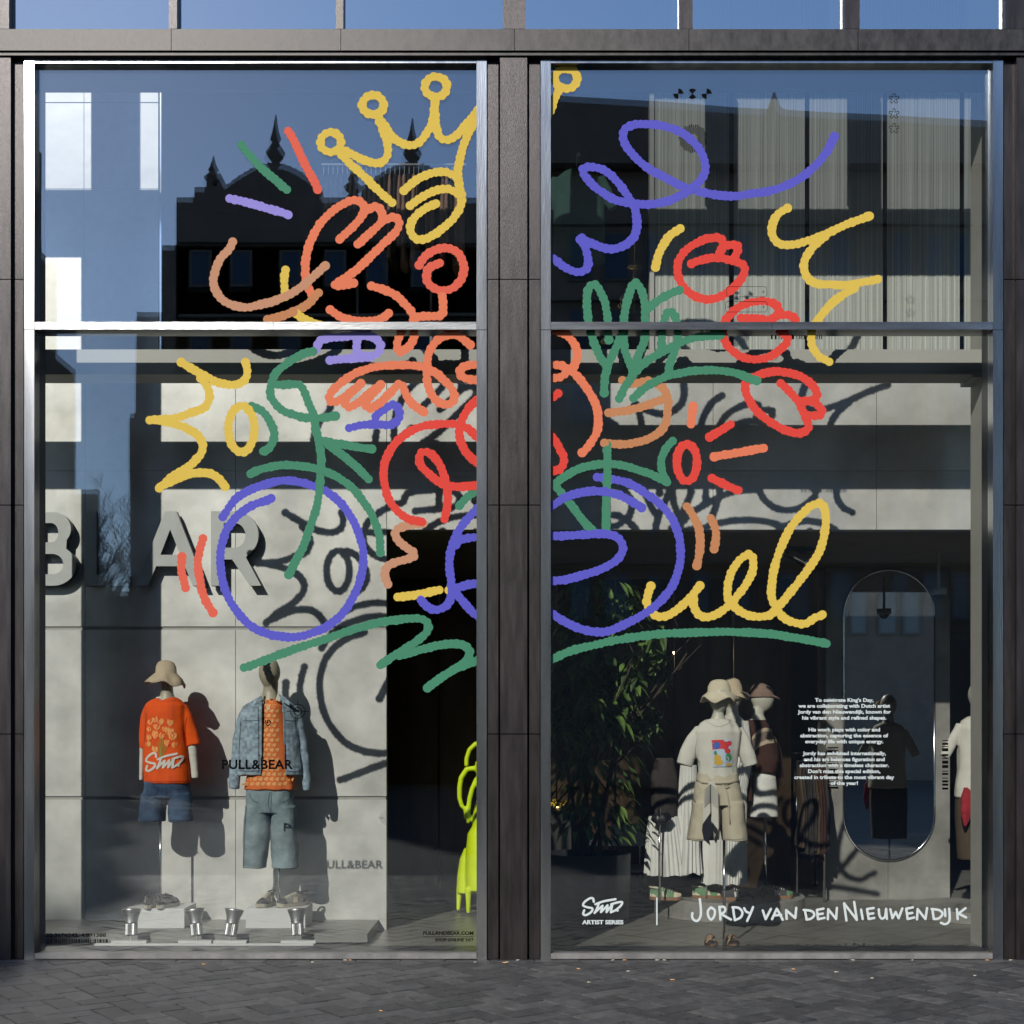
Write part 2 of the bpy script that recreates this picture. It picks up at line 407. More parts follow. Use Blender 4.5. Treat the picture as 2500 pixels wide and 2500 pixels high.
# upper windows
ups = [(-1240, -880, -858), (-858+2, -440, -420), (-418, -74, -46)]
mull = [(-460, -440, .4), (-46, 22, .4), (412, 432, .4), (820, 838, .3), (1228, 1283, .1), (1660, 1691, .44), (2062, 2099, .44), (2455, 2520, .75), (2900, 2920, .4), (-900, -880, .4)]
for x0, x1, dp in mull:
    bm = nb(); box(bm, XW(x0, -.06), XW(x1, -.06), -.06, -.004, ZW(70, -.06), ZW(-345, -.06)); mk('mullion', bm, M['bronze'], FAC, bevel=.003)
    bm = nb(); box(bm, XW(x0+1), XW(x1-1), .004, dp, ZW(71), ZW(-345)); mk('mullion_fin', bm, M['fin'], FAC)
ms = sorted(m[:2] for m in mull)
for (a0, a1), (b0, b1) in zip(ms, ms[1:]):
    bm = nb(); v = [bm.verts.new(p) for p in (P(a1-3, 72), P(b0+3, 72), P(b0+3, -344), P(a1-3, -344))]; bm.faces.new(v); mk('upper_pane', bm, M['glass_up'], FAC)

# ------------------------------------------------------------------ interior structure
DW = 1.286
def wallpiece(bm, xa, xb, ya, yb, g=.7, d=DW, th=.1):
    box(bm, XW(xa+g, d), XW(xb-g, d), d, d+th, max(FZ-.01, ZW(yb-g, d)) if yb < 2280 else FZ-.01, ZW(ya+g, d))
WL = empty('concrete_wall', (XW(300, DW), DW, 0), 'tall pale concrete panel wall behind the left display window', 'wall')
bm = nb()
for xa, xb in ((-1700, -400), (-400, 208), (208, 575), (575, 944)):
    wallpiece(bm, xa, xb, 900, 1149.5); wallpiece(bm, xa, xb, 1149.5, 1530); wallpiece(bm, xa, xb, 1537, 1944.5); wallpiece(bm, xa, xb, 1951.5, 2290)
for xa, xb in ((-1700, -400), (-400, 205), (205, 387)):
    wallpiece(bm, xa, xb, 251, 461); wallpiece(bm, xa, xb, 461, 899.5); wallpiece(bm, xa, xb, -200, 250)
mk('cladding_panel', bm, M['concrete'], WL, bevel=.0015)
boxo('backing', (XW(-1700, DW), XW(943, DW)-.004, DW+.012, DW+.095, 0, ZW(905, DW)), M['joint_grey'], WL)
boxo('edge_post', (XW(387.5, DW), XW(392, DW), DW+.02, DW+.1, ZW(880, DW), ZW(210, DW)), M['chrome'], WL)
LT = empty('concrete_lintel', (XW(1600, DW), DW, 3.3), 'pale concrete lintel band above the dark shop entrance opening', 'wall')
bm = nb()
for xa, xb in ((944, 1345), (1345, 1741), (1741, 2140), (2140, 2560), (2560, 3400)):
    wallpiece(bm, xa, xb, 900, 1149.5); wallpiece(bm, xa, xb, 1149.5, 1293.5)
mk('cladding_panel', bm, M['concrete'], LT, bevel=.0015)
boxo('backing', (XW(946, DW), XW(3400, DW), DW+.012, DW+.095, ZW(1290, DW), ZW(905, DW)), M['joint_grey'], LT)
# edge beam between the storeys, a real box the sun passes above and below
bm = nb()
def prism(bm, prof, x0, x1):
    A = [bm.verts.new((x0, y, z)) for y, z in prof]; B = [bm.verts.new((x1, y, z)) for y, z in prof]
    n = len(prof)
    bm.faces.new(A[::-1]); bm.faces.new(B)
    for i in range(n): bm.faces.new((A[i], A[(i+1) % n], B[(i+1) % n], B[i]))
zbt = EYE+1015.6/PPM; zbb = EYE+952/PPM
prism(bm, [(.356, zbb), (.58, zbb), (.58, zbt), (.356, zbt)], XW(-1700), XW(1262)); mk_beam = mk('edge_beam', bm, M['beam']); tag(mk_beam, 'pale horizontal beam crossing behind the left window just below its transom', 'beam', 'edge beams between the storeys')
bm = nb(); prism(bm, [(.356, zbb), (.58, zbb), (.79, zbt), (.356, zbt)], XW(1263), XW(4000)); o = mk('edge_beam', bm, M['beam']); tag(o, 'pale horizontal beam crossing behind the right window just below its transom', 'beam', 'edge beams between the storeys')
# pier at the right with its small bracket
PR = empty('concrete_pier', (3.56, .4, 0), 'narrow pale concrete pier at the right edge of the right window', 'pier')
boxo('shaft', (3.527, 3.9, .30, .64, 0, 6.4), M['pier'], PR)
boxo('bracket', (3.44, 3.527, .36, .62, ZW(921, .36), ZW(914, .36)+.05), M['beam'], PR)
# ribbed screens on the upper floor
dC = 1.43
xs = [1590, 1780, 1965, 2155, 2343, 2420]
rng = random.Random(11)
scr_l = ['leftmost ribbed grey screen panel on the upper floor behind the black sunburst mark', 'second ribbed grey screen panel, behind the hook end of the long purple stroke', 'ribbed grey screen panel upstairs behind the arms of the yellow star', 'ribbed grey screen panel upstairs behind the column of three asterisks', 'thin sliver of ribbed screen against the right pier upstairs']
for i, (a, b) in enumerate(zip(xs, xs[1:])):
    bm = nb(); x = XW(a+(0 if i == 0 else 12), dC); xe = XW(b, dC); z0, z1 = 4.29, 7.9; pts = []
    while x < xe:
        wd = rng.choice((.008, .010, .012, .016)); dp = rng.choice((0, .0035)); pts += [(x, dC+dp), (min(x+wd, xe), dC+dp)]; x += wd+.0015
    vs = [(bm.verts.new((px, py, z0)), bm.verts.new((px, py, z1))) for px, py in pts]
    for u, v in zip(vs, vs[1:]): bm.faces.new((u[0], v[0], v[1], u[1]))
    r = bmesh.ops.extrude_face_region(bm, geom=bm.faces[:]); bmesh.ops.translate(bm, verts=[g for g in r['geom'] if isinstance(g, bmesh.types.BMVert)], vec=(0, .02, 0))
    tag(mk('ribbed_screen', bm, M['panel_l']), scr_l[i], 'screen', 'ribbed screen panels on the upper floor')
tag(boxo('screen_post', (XW(1586, 1.40), XW(1597, 1.40), 1.40, 1.5, 4.28, 8), M['beam']), 'pale slim post at the left end of the ribbed screens upstairs', 'post')

# BLAR letters standing off the wall
def curve_letter(loops, d0, depth, mats, parent, name, bev=0):
    cu = bpy.data.curves.new(name, 'CURVE'); cu.dimensions = '2D'; cu.fill_mode = 'BOTH'; cu.extrude = depth/2
    for lp in loops:
        s = cu.splines.new('POLY'); s.points.add(len(lp)-1); s.use_cyclic_u = True
        for p, q in zip(s.points, lp):
            wv = P(q[0], q[1], d0); p.co = (wv.x, wv.z, 0, 1)
    ob = bpy.data.objects.new(name, cu); COL.objects.link(ob)
    me = bpy.data.meshes.new_from_object(ob.evaluated_get(bpy.context.evaluated_depsgraph_get()))
    bpy.data.objects.remove(ob)
    b = nb(); b.from_mesh(me)
    for v in b.verts: v.co = Vector((v.co.x, d0+depth/2-v.co.z, v.co.y))
    bmesh.ops.recalc_face_normals(b, faces=b.faces[:])
    b.normal_update()
    for f in b.faces: f.material_index = 0 if f.calc_center_median().y < d0+1e-3 else 1
    return mk(name, b, mats, parent)
def arc(cx, cy, rx, ry, a0, a1, n=14): return [(cx+rx*math.cos(math.radians(a0+(a1-a0)*i/n)), cy-ry*math.sin(math.radians(a0+(a1-a0)*i/n))) for i in range(n+1)]
def I_(lst): return [(x/3.0912, 1150+y/3.0912) for x, y in lst]
LM = [M['letter'], M['reveal']]
Bo = [(200, 310)]+arc(400, 437, 135, 127, 90, -40)+arc(400, 712, 173, 153, 55, -90)+[(200, 865)]
Bh1 = [(290, 392)]+arc(385, 465, 55, 73, 90, -90)+[(290, 538)]
Bh2 = [(290, 625)]+arc(395, 702, 82, 77, 90, -90)+[(290, 779)]
curve_letter([I_(Bo), I_(Bh1), I_(Bh2)], 1.185, .065, LM, WL, 'wall_letter')
curve_letter([I_([(635, 305), (728, 305), (728, 782), (980, 782), (980, 865), (635, 865)])], 1.185, .065, LM, WL, 'wall_letter')
curve_letter([I_([(1245, 303), (1330, 303), (1550, 865), (1455, 865), (1395, 718), (1178, 718), (1118, 865), (1020, 865)]), I_([(1284, 440), (1210, 632), (1360, 632)])], 1.185, .065, LM, WL, 'wall_letter')
Rh = [(1688, 392)]+arc(1770, 485, 82, 93, 90, -90)+[(1688, 578)]
Rout = [(1592, 303)]+arc(1775, 483, 176, 180, 90, -58)+[(1855, 650), (1970, 865), (1885, 865), (1752, 667), (1688, 667), (1688, 865), (1592, 865)]
curve_letter([I_(Rout), I_(Rh)], 1.185, .065, LM, WL, 'wall_letter')
# ------------------------------------------------------------------ drawing on the glass
CR = dict(A=(0, 0), B=(600, 100), C=(1225, 0), D=(1875, 0), E=(0, 600), F=(600, 700), G=(1300, 500), H=(1875, 500), I=(0, 1150), J=(600, 1200), K=(1225, 1150), L=(1875, 1150))
Z = 3.0912
yoff = [0.0]
def stroke(bm, pts, r, step, jit, rng, closed=False, fn=None, dy=2.2e-5, n=18):
    """chain of overlapping discs, each a hair in front of the last, like the scalloped marker line"""
    q = cm([(x, y, 0) for x, y in pts], step, closed)
    for c in q:
        rr = r*(1+rng.uniform(-jit, jit)); cx = c.x+rng.uniform(-jit, jit)*r*.7; cy = c.y+rng.uniform(-jit, jit)*r*.7
        yoff[0] += dy
        v = [bm.verts.new(fn(cx+rr*math.cos(2*math.pi*k/n), cy+rr*math.sin(2*math.pi*k/n), yoff[0])) for k in range(n)]
        bm.faces.new(v[::-1])
def smooth_stroke(bm, pts, r, fn, straight=False, n=14, dy=1.2e-5):
    q = [Vector((x, y, 0)) for x, y in pts] if straight else cm([(x, y, 0) for x, y in pts], max(r*.8, 1.2))
    yoff[0] += dy
    for i, c in enumerate(q):
        v = [bm.verts.new(fn(c.x+r*math.cos(2*math.pi*k/n), c.y+r*math.sin(2*math.pi*k/n), yoff[0])) for k in range(n)]
        bm.faces.new(v[::-1]); yoff[0] += dy
        if i+1 < len(q) and (q[i+1]-c).length > 1e-6:
            t = (q[i+1]-c).normalized(); nn = Vector((-t.y, t.x, 0))*r
            a = [c+nn, c-nn, q[i+1]-nn, q[i+1]+nn]
            bm.faces.new([bm.verts.new(fn(p.x, p.y, yoff[0])) for p in a]); yoff[0] += dy
def fglass(x, y, o): return P(x, y)+Vector((0, -.0012-o, 0))
GX = {1: (84, 1165.5), 2: (1345, 2425)}
srng = random.Random(21)
def draw(win, colr, strokes, label=None, r=11.0):
    """strokes: list of (crop, [points in crop pixels]) ; points beyond the pane are trimmed"""
    bm = nb(); yoff[0] = srng.uniform(0, .0004)
    for s in strokes:
        cr, pts = s[0], s[1]; closed = len(s) > 2 and s[2]
        ox, oy = CR[cr] if cr != 'W' else (0, 0); z = Z if cr != 'W' else 1932/2500
        q = [(ox+x/z, oy+y/z) for x, y in pts]
        stroke(bm, q, r, 13.0, .085, srng, closed, fglass)
    lo, hi = XW(GX[win][0]), XW(GX[win][1])
    for v in bm.verts: v.co.x = min(max(v.co.x, lo-.004), hi+.004)
    o = mk('vinyl_stroke', bm, M[colr], WIN[win])
    if label: o['label'] = label
def ring(cx, cy, rx, ry, n=12, a=0): return [(cx+rx*math.cos(2*math.pi*(i+a)/n), cy+ry*math.sin(2*math.pi*(i+a)/n)) for i in range(n)]
# --- left window
draw(1, 'yellow', [('B', ring(641, 765, 78, 76), True), ('B', ring(960, 483, 82, 74), True), ('B', ring(1435, 346, 84, 76), True),
 ('B', [(720, 815), (790, 850), (870, 890), (960, 920), (1035, 915), (1072, 850), (1068, 770), (1045, 700), (1010, 610)]),
 ('B', [(1005, 580), (1050, 640), (1085, 700), (1150, 760), (1235, 790), (1310, 765), (1370, 690), (1405, 620), (1422, 540), (1428, 460)]),
 ('B', [(1430, 560), (1440, 670), (1470, 735), (1520, 748), (1590, 715), (1650, 650), (1745, 530), (1800, 450)]),
 ('B', [(695, 835), (780, 920), (900, 1030), (1000, 1130), (1106, 1222)]),
 ('B', [(1770, 560), (1690, 680), (1645, 790), (1615, 900), (1600, 1000), (1612, 1100), (1630, 1180), (1615, 1260), (1560, 1350), (1470, 1430), (1370, 1490), (1290, 1498), (1240, 1430), (1265, 1345), (1340, 1275), (1435, 1230)]),
 ('B', [(1192, 1130), (1290, 1050), (1390, 1005), (1500, 990), (1600, 1035)]), ('B', [(1240, 1243), (1330, 1180), (1440, 1130), (1530, 1120), (1615, 1165)])], 'yellow crown')
draw(1, 'salmon', [('B', [(500, 1910), (460, 1830), (450, 1700), (465, 1580), (510, 1470), (570, 1370), (660, 1280), (770, 1215), (850, 1205), (895, 1260), (870, 1330), (800, 1410), (707, 1498)]),
 ('B', [(900, 1280), (985, 1250), (1030, 1305), (1020, 1370), (940, 1450), (845, 1535)]),
 ('B', [(1030, 1360), (1120, 1330), (1160, 1375), (1125, 1450), (1030, 1540), (930, 1640), (820, 1740), (720, 1810), (667, 1848), (740, 1845), (820, 1828)])], 'salmon hand')
draw(1, 'green', [('B', [(-30, 783), (0, 830), (90, 930), (200, 1030), (312, 1125)])], 'green dash')
draw(1, 'coral', [('B', [(322, 680), (380, 790), (450, 940), (510, 1050), (545, 1122)])], 'red dash')
draw(1, 'lilac', [('B', [(-120, 1190), (0, 1215), (130, 1255), (240, 1285), (320, 1313)])], 'lilac dash')
draw(1, 'tan', [('E', [(1758, -30), (1720, 40), (1660, 100), (1622, 200), (1612, 290), (1660, 390), (1760, 450), (1860, 465), (1940, 450), (2060, 420), (2180, 370), (2290, 300), (2370, 230), (2455, 150)])], 'tan arc')
draw(1, 'yellow', [('B', [(300, 1730), (290, 1800), (295, 1870), (300, 1925)])]); draw(1, 'yellow', [('F', [(385, 205), (440, 245), (510, 275), (560, 292)])])
draw(1, 'brown', [('F', [(548, 48), (470, 130), (380, 180), (280, 220), (165, 250)])])
draw(1, 'salmon', [('F', [(637, 173), (700, 220), (780, 250), (950, 260), (1040, 230), (1076, 200)])])
draw(1, 'salmon', [('F', [(948, -5), (1050, 25), (1140, 70), (1210, 140), (1260, 200), (1268, 250), (1272, 330), (1270, 380), (1240, 440), (1170, 492), (1143, 460), (1150, 400), (1180, 330)]),
 ('F', [(1268, 250), (1310, 225), (1380, 222), (1478, 215), (1488, 150), (1485, 72)])])
draw(1, 'coral', [('B', [(1310, 1690), (1360, 1620), (1440, 1575), (1530, 1565), (1610, 1610), (1645, 1700), (1630, 1790), (1570, 1860), (1480, 1885), (1400, 1855), (1363, 1790), (1385, 1715), (1465, 1675)])], 'red spiral')
draw(1, 'lilac', [('F', [(532, 475), (560, 410), (640, 385), (750, 378), (870, 370), (960, 380), (1015, 435), (1000, 500), (940, 525), (870, 515), (835, 480), (842, 400)]), ('F', [(636, 556), (740, 545), (840, 540), (940, 530)])])
draw(1, 'purple', [('F', [(780, 1065), (880, 1045), (1000, 1040), (1100, 1040), (1158, 985), (1150, 920), (1105, 890), (1040, 930), (985, 970), (978, 1030)])])
draw(1, 'green', [('F', [(508, 488), (430, 510), (340, 560), (260, 620), (210, 680), (190, 750), (190, 830), (250, 915), (350, 965), (460, 990), (580, 990), (675, 975)]),
 ('F', [(205, 740), (320, 740), (400, 737), (440, 785), (470, 870), (510, 970), (530, 1080), (555, 1180), (570, 1300), (565, 1400), (555, 1550), (530, 1680), (480, 1830), (430, 1970), (370, 2085), (325, 2175)]),
 ('F', [(560, 1160), (700, 1185), (820, 1208), (950, 1225)]), ('F', [(590, 1170), (700, 1250), (820, 1345), (928, 1455)]),
 ('F', [(38, 1412), (140, 1370), (270, 1348), (400, 1352), (540, 1375), (680, 1430), (800, 1515), (890, 1625), (960, 1740), (1005, 1870), (1017, 2005)])], 'green stalk figure')
draw(1, 'green', [('F', [(45, 905), (130, 945), (200, 1050), (215, 1140), (180, 1215), (133, 1243)])])
draw(1, 'salmon', [('F', [(1692, 440), (1620, 380), (1540, 362), (1450, 400), (1390, 480), (1368, 590), (1368, 700), (1390, 790), (1440, 860), (1520, 890), (1572, 850), (1555, 770), (1480, 690), (1390, 625), (1300, 600), (1150, 590), (1000, 602), (860, 640), (740, 710), (650, 790), (627, 850), (665, 872), (720, 850), (800, 790), (870, 732)]),
 ('F', [(870, 735), (790, 810), (745, 870), (780, 908), (860, 870), (950, 790), (1020, 740)]), ('F', [(1020, 742), (950, 820), (905, 890), (940, 918), (1010, 880), (1090, 800), (1165, 732), (1205, 800), (1250, 880), (1345, 948)])], 'salmon bird')
draw(1, 'salmon', [('F', [(1800, 590), (1740, 590), (1650, 600), (1612, 650), (1660, 692), (1740, 705), (1800, 700)])])
draw(1, 'red', [('F', [(1800, 800), (1750, 850), (1680, 920), (1630, 1010), (1610, 1080), (1625, 1180), (1680, 1270), (1750, 1335), (1800, 1365)]),
 ('F', [(1800, 1170), (1750, 1140), (1680, 1075), (1580, 1040), (1450, 1037), (1300, 1065), (1170, 1140), (1090, 1235), (1045, 1345), (1043, 1450), (1070, 1580), (1140, 1690), (1230, 1755), (1330, 1775)]),
 ('F', [(1500, 1755), (1522, 1650), (1520, 1530), (1495, 1420), (1450, 1320), (1380, 1252), (1315, 1262), (1320, 1345), (1400, 1430), (1500, 1495), (1620, 1510), (1800, 1495)])], 'red circle with loop')
draw(1, 'green', [('F', [(1800, 1480), (1740, 1530), (1680, 1580), (1640, 1620), (1612, 1655)])])
draw(1, 'purple', [('W', [(420, 975), (450, 937), (500, 914), (551, 907), (620, 930), (665, 980), (686, 1053), (665, 1130), (620, 1180), (551, 1202), (480, 1185), (432, 1130), (416, 1060), (428, 1000), (465, 960), (512, 941)])], 'purple wheel')
draw(1, 'tan', [('J', [(1342, 243), (1250, 255), (1160, 275), (1125, 325), (1170, 390), (1265, 462), (1255, 500), (1140, 530), (1070, 565), (1047, 625), (1078, 710)])])
draw(1, 'purple', [('J', [(1800, 70), (1740, 135), (1650, 235), (1590, 325), (1550, 430), (1537, 560), (1550, 680), (1550, 790), (1520, 855), (1440, 893), (1370, 870), (1320, 815)]), ('J', [(1800, 345), (1700, 350), (1620, 365), (1585, 400)]),
 ('J', [(1800, 685), (1700, 700), (1560, 735)]), ('J', [(1560, 740), (1640, 830), (1700, 900), (1800, 975)])])
draw(1, 'yellow', [('J', [(1147, 795), (1250, 785), (1350, 768), (1462, 742)]), ('J', [(1535, 745), (1555, 732)])])
draw(1, 'green', [('J', [(-12, 1330), (100, 1290), (250, 1232), (400, 1178), (600, 1115), (800, 1045), (1000, 990), (1150, 968), (1280, 958), (1355, 975), (1378, 1040), (1310, 1115), (1200, 1190), (1100, 1250), (1018, 1310)]),
 ('J', [(1160, 1240), (1300, 1200), (1450, 1162), (1560, 1150), (1650, 1162), (1690, 1215), (1655, 1290), (1560, 1350), (1450, 1425), (1370, 1482)]), ('J', [(1640, 1320), (1700, 1290), (1800, 1250)])], 'long green squiggle')
draw(1, 'yellow', [('E', [(1370, 880), (1450, 930), (1540, 980), (1640, 1030), (1740, 1050), (1830, 1030), (1868, 960), (1853, 880)]), ('E', [(1515, 1000), (1565, 1060), (1582, 1140), (1545, 1220), (1430, 1265), (1300, 1305), (1132, 1315)]),
 ('E', [(1200, 1320), (1340, 1350), (1480, 1420), (1530, 1500), (1510, 1580), (1420, 1670), (1300, 1745), (1200, 1830)]), ('E', [(1210, 1820), (1320, 1770), (1440, 1722), (1560, 1715), (1640, 1750), (1700, 1818)])], 'yellow spiky half star')
draw(1, 'yellow', [('W', ring(455.5, 809.5, 24.5, 44), True)], 'yellow oval')
draw(1, 'coral', [('I', [(1530, 510), (1508, 600), (1492, 690), (1505, 800), (1530, 920), (1570, 1010), (1608, 1068)])], 'longer red dash'); draw(1, 'coral', [('I', [(1375, 647), (1368, 740), (1390, 830), (1403, 890)])])
# --- right window
draw(2, 'yellow', [('C', ring(485, 594, 86, 76), True), ('C', [(425, 690), (395, 760), (365, 840), (340, 890)])], 'tip of the yellow crown')
draw(2, 'lilac' if 0 else 'purple', [('C', [(2512, 1030), (2450, 1150), (2370, 1250), (2260, 1340), (2150, 1400), (2010, 1445), (1880, 1462), (1760, 1480), (1600, 1470), (1400, 1420), (1250, 1350), (1100, 1268), (1000, 1180), (930, 1090), (918, 1000), (970, 950), (1080, 937), (1230, 955), (1370, 1010), (1480, 1110), (1532, 1220), (1530, 1310), (1475, 1390), (1390, 1450), (1280, 1510), (1150, 1540), (1000, 1540), (860, 1510), (740, 1440), (650, 1360), (608, 1285), (660, 1262), (760, 1280), (850, 1350), (930, 1450), (1000, 1570), (1022, 1700), (990, 1800), (900, 1865), (800, 1880), (680, 1840), (585, 1790), (630, 1870), (650, 1960), (640, 2030), (570, 2055), (480, 2020), (400, 1960), (345, 1925)])], 'long purple looping line')
draw(2, 'yellow', [('G', [(1113, 178), (1040, 230), (985, 305), (945, 390), (930, 472)])])
draw(2, 'green', [('G', [(540, 1418), (545, 1310), (560, 1230), (500, 1130), (445, 980), (418, 850), (412, 700), (430, 620), (478, 605), (530, 690), (558, 790), (570, 900), (575, 1030)]),
 ('G', [(565, 1225), (620, 1100), (680, 960), (692, 850), (715, 730), (750, 620), (785, 590), (828, 660), (848, 760), (850, 880), (848, 1010), (805, 1120), (765, 1240)]), ('G', [(655, 1462), (700, 1370), (760, 1275), (725, 1180), (692, 1080), (690, 960)]),
 ('G', [(870, 790), (950, 720), (1040, 670), (1110, 645)]), ('G', [(975, 1090), (978, 960), (1005, 840), (1042, 805), (1082, 860), (1095, 980), (1075, 1100), (1035, 1200), (1025, 1290)]),
 ('G', [(760, 1280), (850, 1190), (980, 1110), (1100, 1050), (1240, 1000), (1420, 985)]), ('G', [(762, 1460), (850, 1380), (980, 1310), (1100, 1275), (1220, 1255), (1380, 1250), (1530, 1272), (1690, 1330)])], 'green tulip stems and leaves')
draw(2, 'red', [('G', [(1200, 445), (1290, 412), (1400, 400), (1500, 420), (1595, 455), (1598, 510), (1560, 580), (1480, 655), (1390, 705), (1290, 712), (1190, 670), (1120, 590), (1092, 490), (1115, 400), (1180, 325), (1290, 265), (1400, 250), (1440, 290), (1410, 370)]), ('G', [(1435, 315), (1540, 300), (1552, 340), (1522, 405)])], 'uppermost red tulip')
draw(2, 'red', [('G', [(1575, 857), (1700, 860), (1790, 868), (1860, 820), (1835, 755), (1740, 727), (1620, 745), (1520, 800), (1455, 880), (1437, 970), (1470, 1060), (1560, 1140), (1680, 1168), (1800, 1140), (1890, 1075), (1925, 1010), (1870, 955)]), ('G', [(1850, 830), (1940, 835), (1985, 870)])], 'middle red tulip')
draw(2, 'red', [('H', [(97, 1347), (160, 1410), (230, 1490), (275, 1590), (305, 1680), (240, 1722), (140, 1705), (40, 1655), (-60, 1580), (-140, 1480), (-175, 1360), (-120, 1310), (-20, 1268), (100, 1260), (230, 1290), (330, 1355), (372, 1440), (330, 1480), (240, 1480)]), ('H', [(355, 1490), (408, 1560), (380, 1588), (305, 1592)])], 'lowest red tulip')
draw(2, 'salmon', [('G', [(100, 900), (180, 950), (275, 1000), (328, 1080), (335, 1165), (290, 1250), (220, 1215), (150, 1207), (90, 1210)]), ('G', [(90, 1320), (150, 1310), (220, 1298), (290, 1255), (380, 1345), (450, 1450), (493, 1570), (490, 1700), (440, 1800), (375, 1872)])], 'salmon bow of the rider')
draw(2, 'red', [('G', [(90, 1490), (150, 1455), (200, 1420)]), ('G', [(90, 1700), (150, 1755), (205, 1840), (240, 1930), (200, 2000), (110, 2010)])])
draw(2, 'brown', [('G', [(680, 1325), (720, 1350), (790, 1345), (880, 1332), (970, 1370), (1018, 1450), (1020, 1560), (990, 1680), (900, 1755), (780, 1795), (660, 1808), (545, 1800)]), ('G', [(572, 1572), (700, 1555), (850, 1518), (1000, 1460)])], 'brown basket')
draw(2, 'salmon', [('G', [(1213, 1518), (1205, 1590), (1195, 1655)])]); draw(2, 'red', [('G', [(1338, 1755), (1420, 1705), (1495, 1657)])])
draw(2, 'salmon', [('G', [(1372, 1900), (1500, 1880), (1620, 1860), (1745, 1835)])])
draw(2, 'red', [('W', ring(1296, 873, 19, 35), True)], 'red oval')
draw(2, 'red', [('K', [(1587, 55), (1680, 100), (1785, 148)])])
draw(2, 'brown', [('K', [(1397, 267), (1450, 350), (1490, 450), (1495, 580), (1473, 712)])]); draw(2, 'brown', [('K', [(1575, 357), (1612, 430), (1617, 500), (1602, 590)])])
draw(2, 'purple', [('K', [(720, 45), (830, 60), (960, 95), (1080, 165), (1190, 245), (1280, 350), (1330, 470), (1350, 600), (1335, 740), (1280, 880), (1180, 1000), (1050, 1095), (900, 1170), (760, 1215), (620, 1200), (500, 1150), (400, 1090), (340, 1040)]),
 ('K', [(330, 300), (400, 250), (500, 190), (640, 155), (760, 155), (880, 180), (980, 230), (1055, 277)]), ('K', [(330, 492), (450, 490), (600, 482), (760, 475), (850, 490), (905, 540), (912, 600), (870, 670), (750, 742), (600, 790), (480, 820), (330, 838)])], 'purple wheel of the bicycle')
draw(2, 'green', [('K', [(705, 468), (610, 370), (530, 265), (450, 165), (408, 100), (480, 40), (600, -25), (760, -52), (900, -45), (1040, -5), (1150, 35), (1245, 85)]), ('K', [(795, -195), (797, -60), (795, 100), (788, 250), (785, 440)]), ('G', [(1058, 1782), (1000, 1850), (970, 1940), (980, 2020), (1015, 2095)])], 'green fork and mudguard')
draw(2, 'yellow', [('K', [(1125, 870), (1098, 950), (1100, 1015), (1145, 1080), (1220, 1100), (1320, 1050), (1420, 960), (1493, 867)]), ('K', [(1450, 930), (1452, 1030), (1510, 1098), (1600, 1090), (1700, 1030), (1790, 940), (1865, 830), (1898, 730), (1895, 660)]) if 0 else
 ('K', [(1450, 930), (1452, 1030), (1510, 1098), (1600, 1090), (1700, 1025), (1790, 930), (1865, 820), (1900, 710), (1875, 630), (1800, 665), (1735, 760), (1705, 870), (1712, 970), (1790, 1055), (1900, 1098), (2020, 1088), (2090, 1020), (2190, 900), (2290, 770), (2390, 620), (2430, 500), (2445, 360), (2430, 270), (2380, 245), (2300, 290), (2200, 400), (2130, 520), (2070, 680), (2040, 820), (2040, 960), (2100, 1080), (2190, 1140), (2290, 1153), (2360, 1110), (2420, 1085)])], 'yellow handwritten script')
draw(2, 'green', [('K', [(330, 1440), (400, 1412), (500, 1365), (700, 1312), (900, 1270), (1150, 1235), (1400, 1220), (1650, 1214), (1900, 1220), (2009, 1228), (2160, 1250), (2310, 1275), (2450, 1302)])], 'long green ground line')
draw(2, 'yellow', [('H', [(145, 25), (70, 75), (30, 160), (35, 240), (90, 295), (200, 298), (330, 262), (450, 215), (600, 145), (765, 85)]), ('H', [(430, 240), (330, 330), (275, 430), (280, 520), (350, 590), (480, 603), (620, 603), (740, 580), (832, 562)]), ('H', [(650, 630), (520, 710), (430, 800), (370, 880), (330, 960), (330, 1060), (380, 1140), (460, 1185)])], 'yellow spiky star line')
# --- writing on the glass
def smooth(name, win, m, strokes, r, o=(0, 0), z=1.0, straight=False, label=None):
    bm = nb(); yoff[0] = 0.0006
    for s in strokes: smooth_stroke(bm, [(o[0]+x/z, o[1]+y/z) for x, y in s], r, fglass, straight)
    ob = mk(name, bm, M[m], WIN[win]); 
    if label: ob['label'] = label
ZZ = 3.864; T5 = (1350, 1900); T8 = (1875, 1875)
smooth('lettering', 2, 'white_vinyl', [[(1385, 1140), (1395, 1240), (1390, 1305), (1362, 1345), (1328, 1335), (1312, 1305), (1315, 1272)], [(1490, 1218), (1462, 1250), (1465, 1300), (1492, 1332), (1520, 1300), (1525, 1245), (1490, 1218)],
 [(1568, 1212), (1575, 1270), (1578, 1332)], [(1570, 1215), (1610, 1212), (1625, 1240), (1608, 1268), (1582, 1278)], [(1588, 1280), (1630, 1305), (1678, 1332)],
 [(1698, 1218), (1705, 1280), (1715, 1335)], [(1692, 1216), (1750, 1222), (1785, 1262), (1770, 1310), (1715, 1338)], [(1802, 1225), (1820, 1255), (1845, 1268)], [(1886, 1215), (1860, 1280), (1830, 1345)]], 2.9, T5, ZZ, label='handwritten word JORDY')
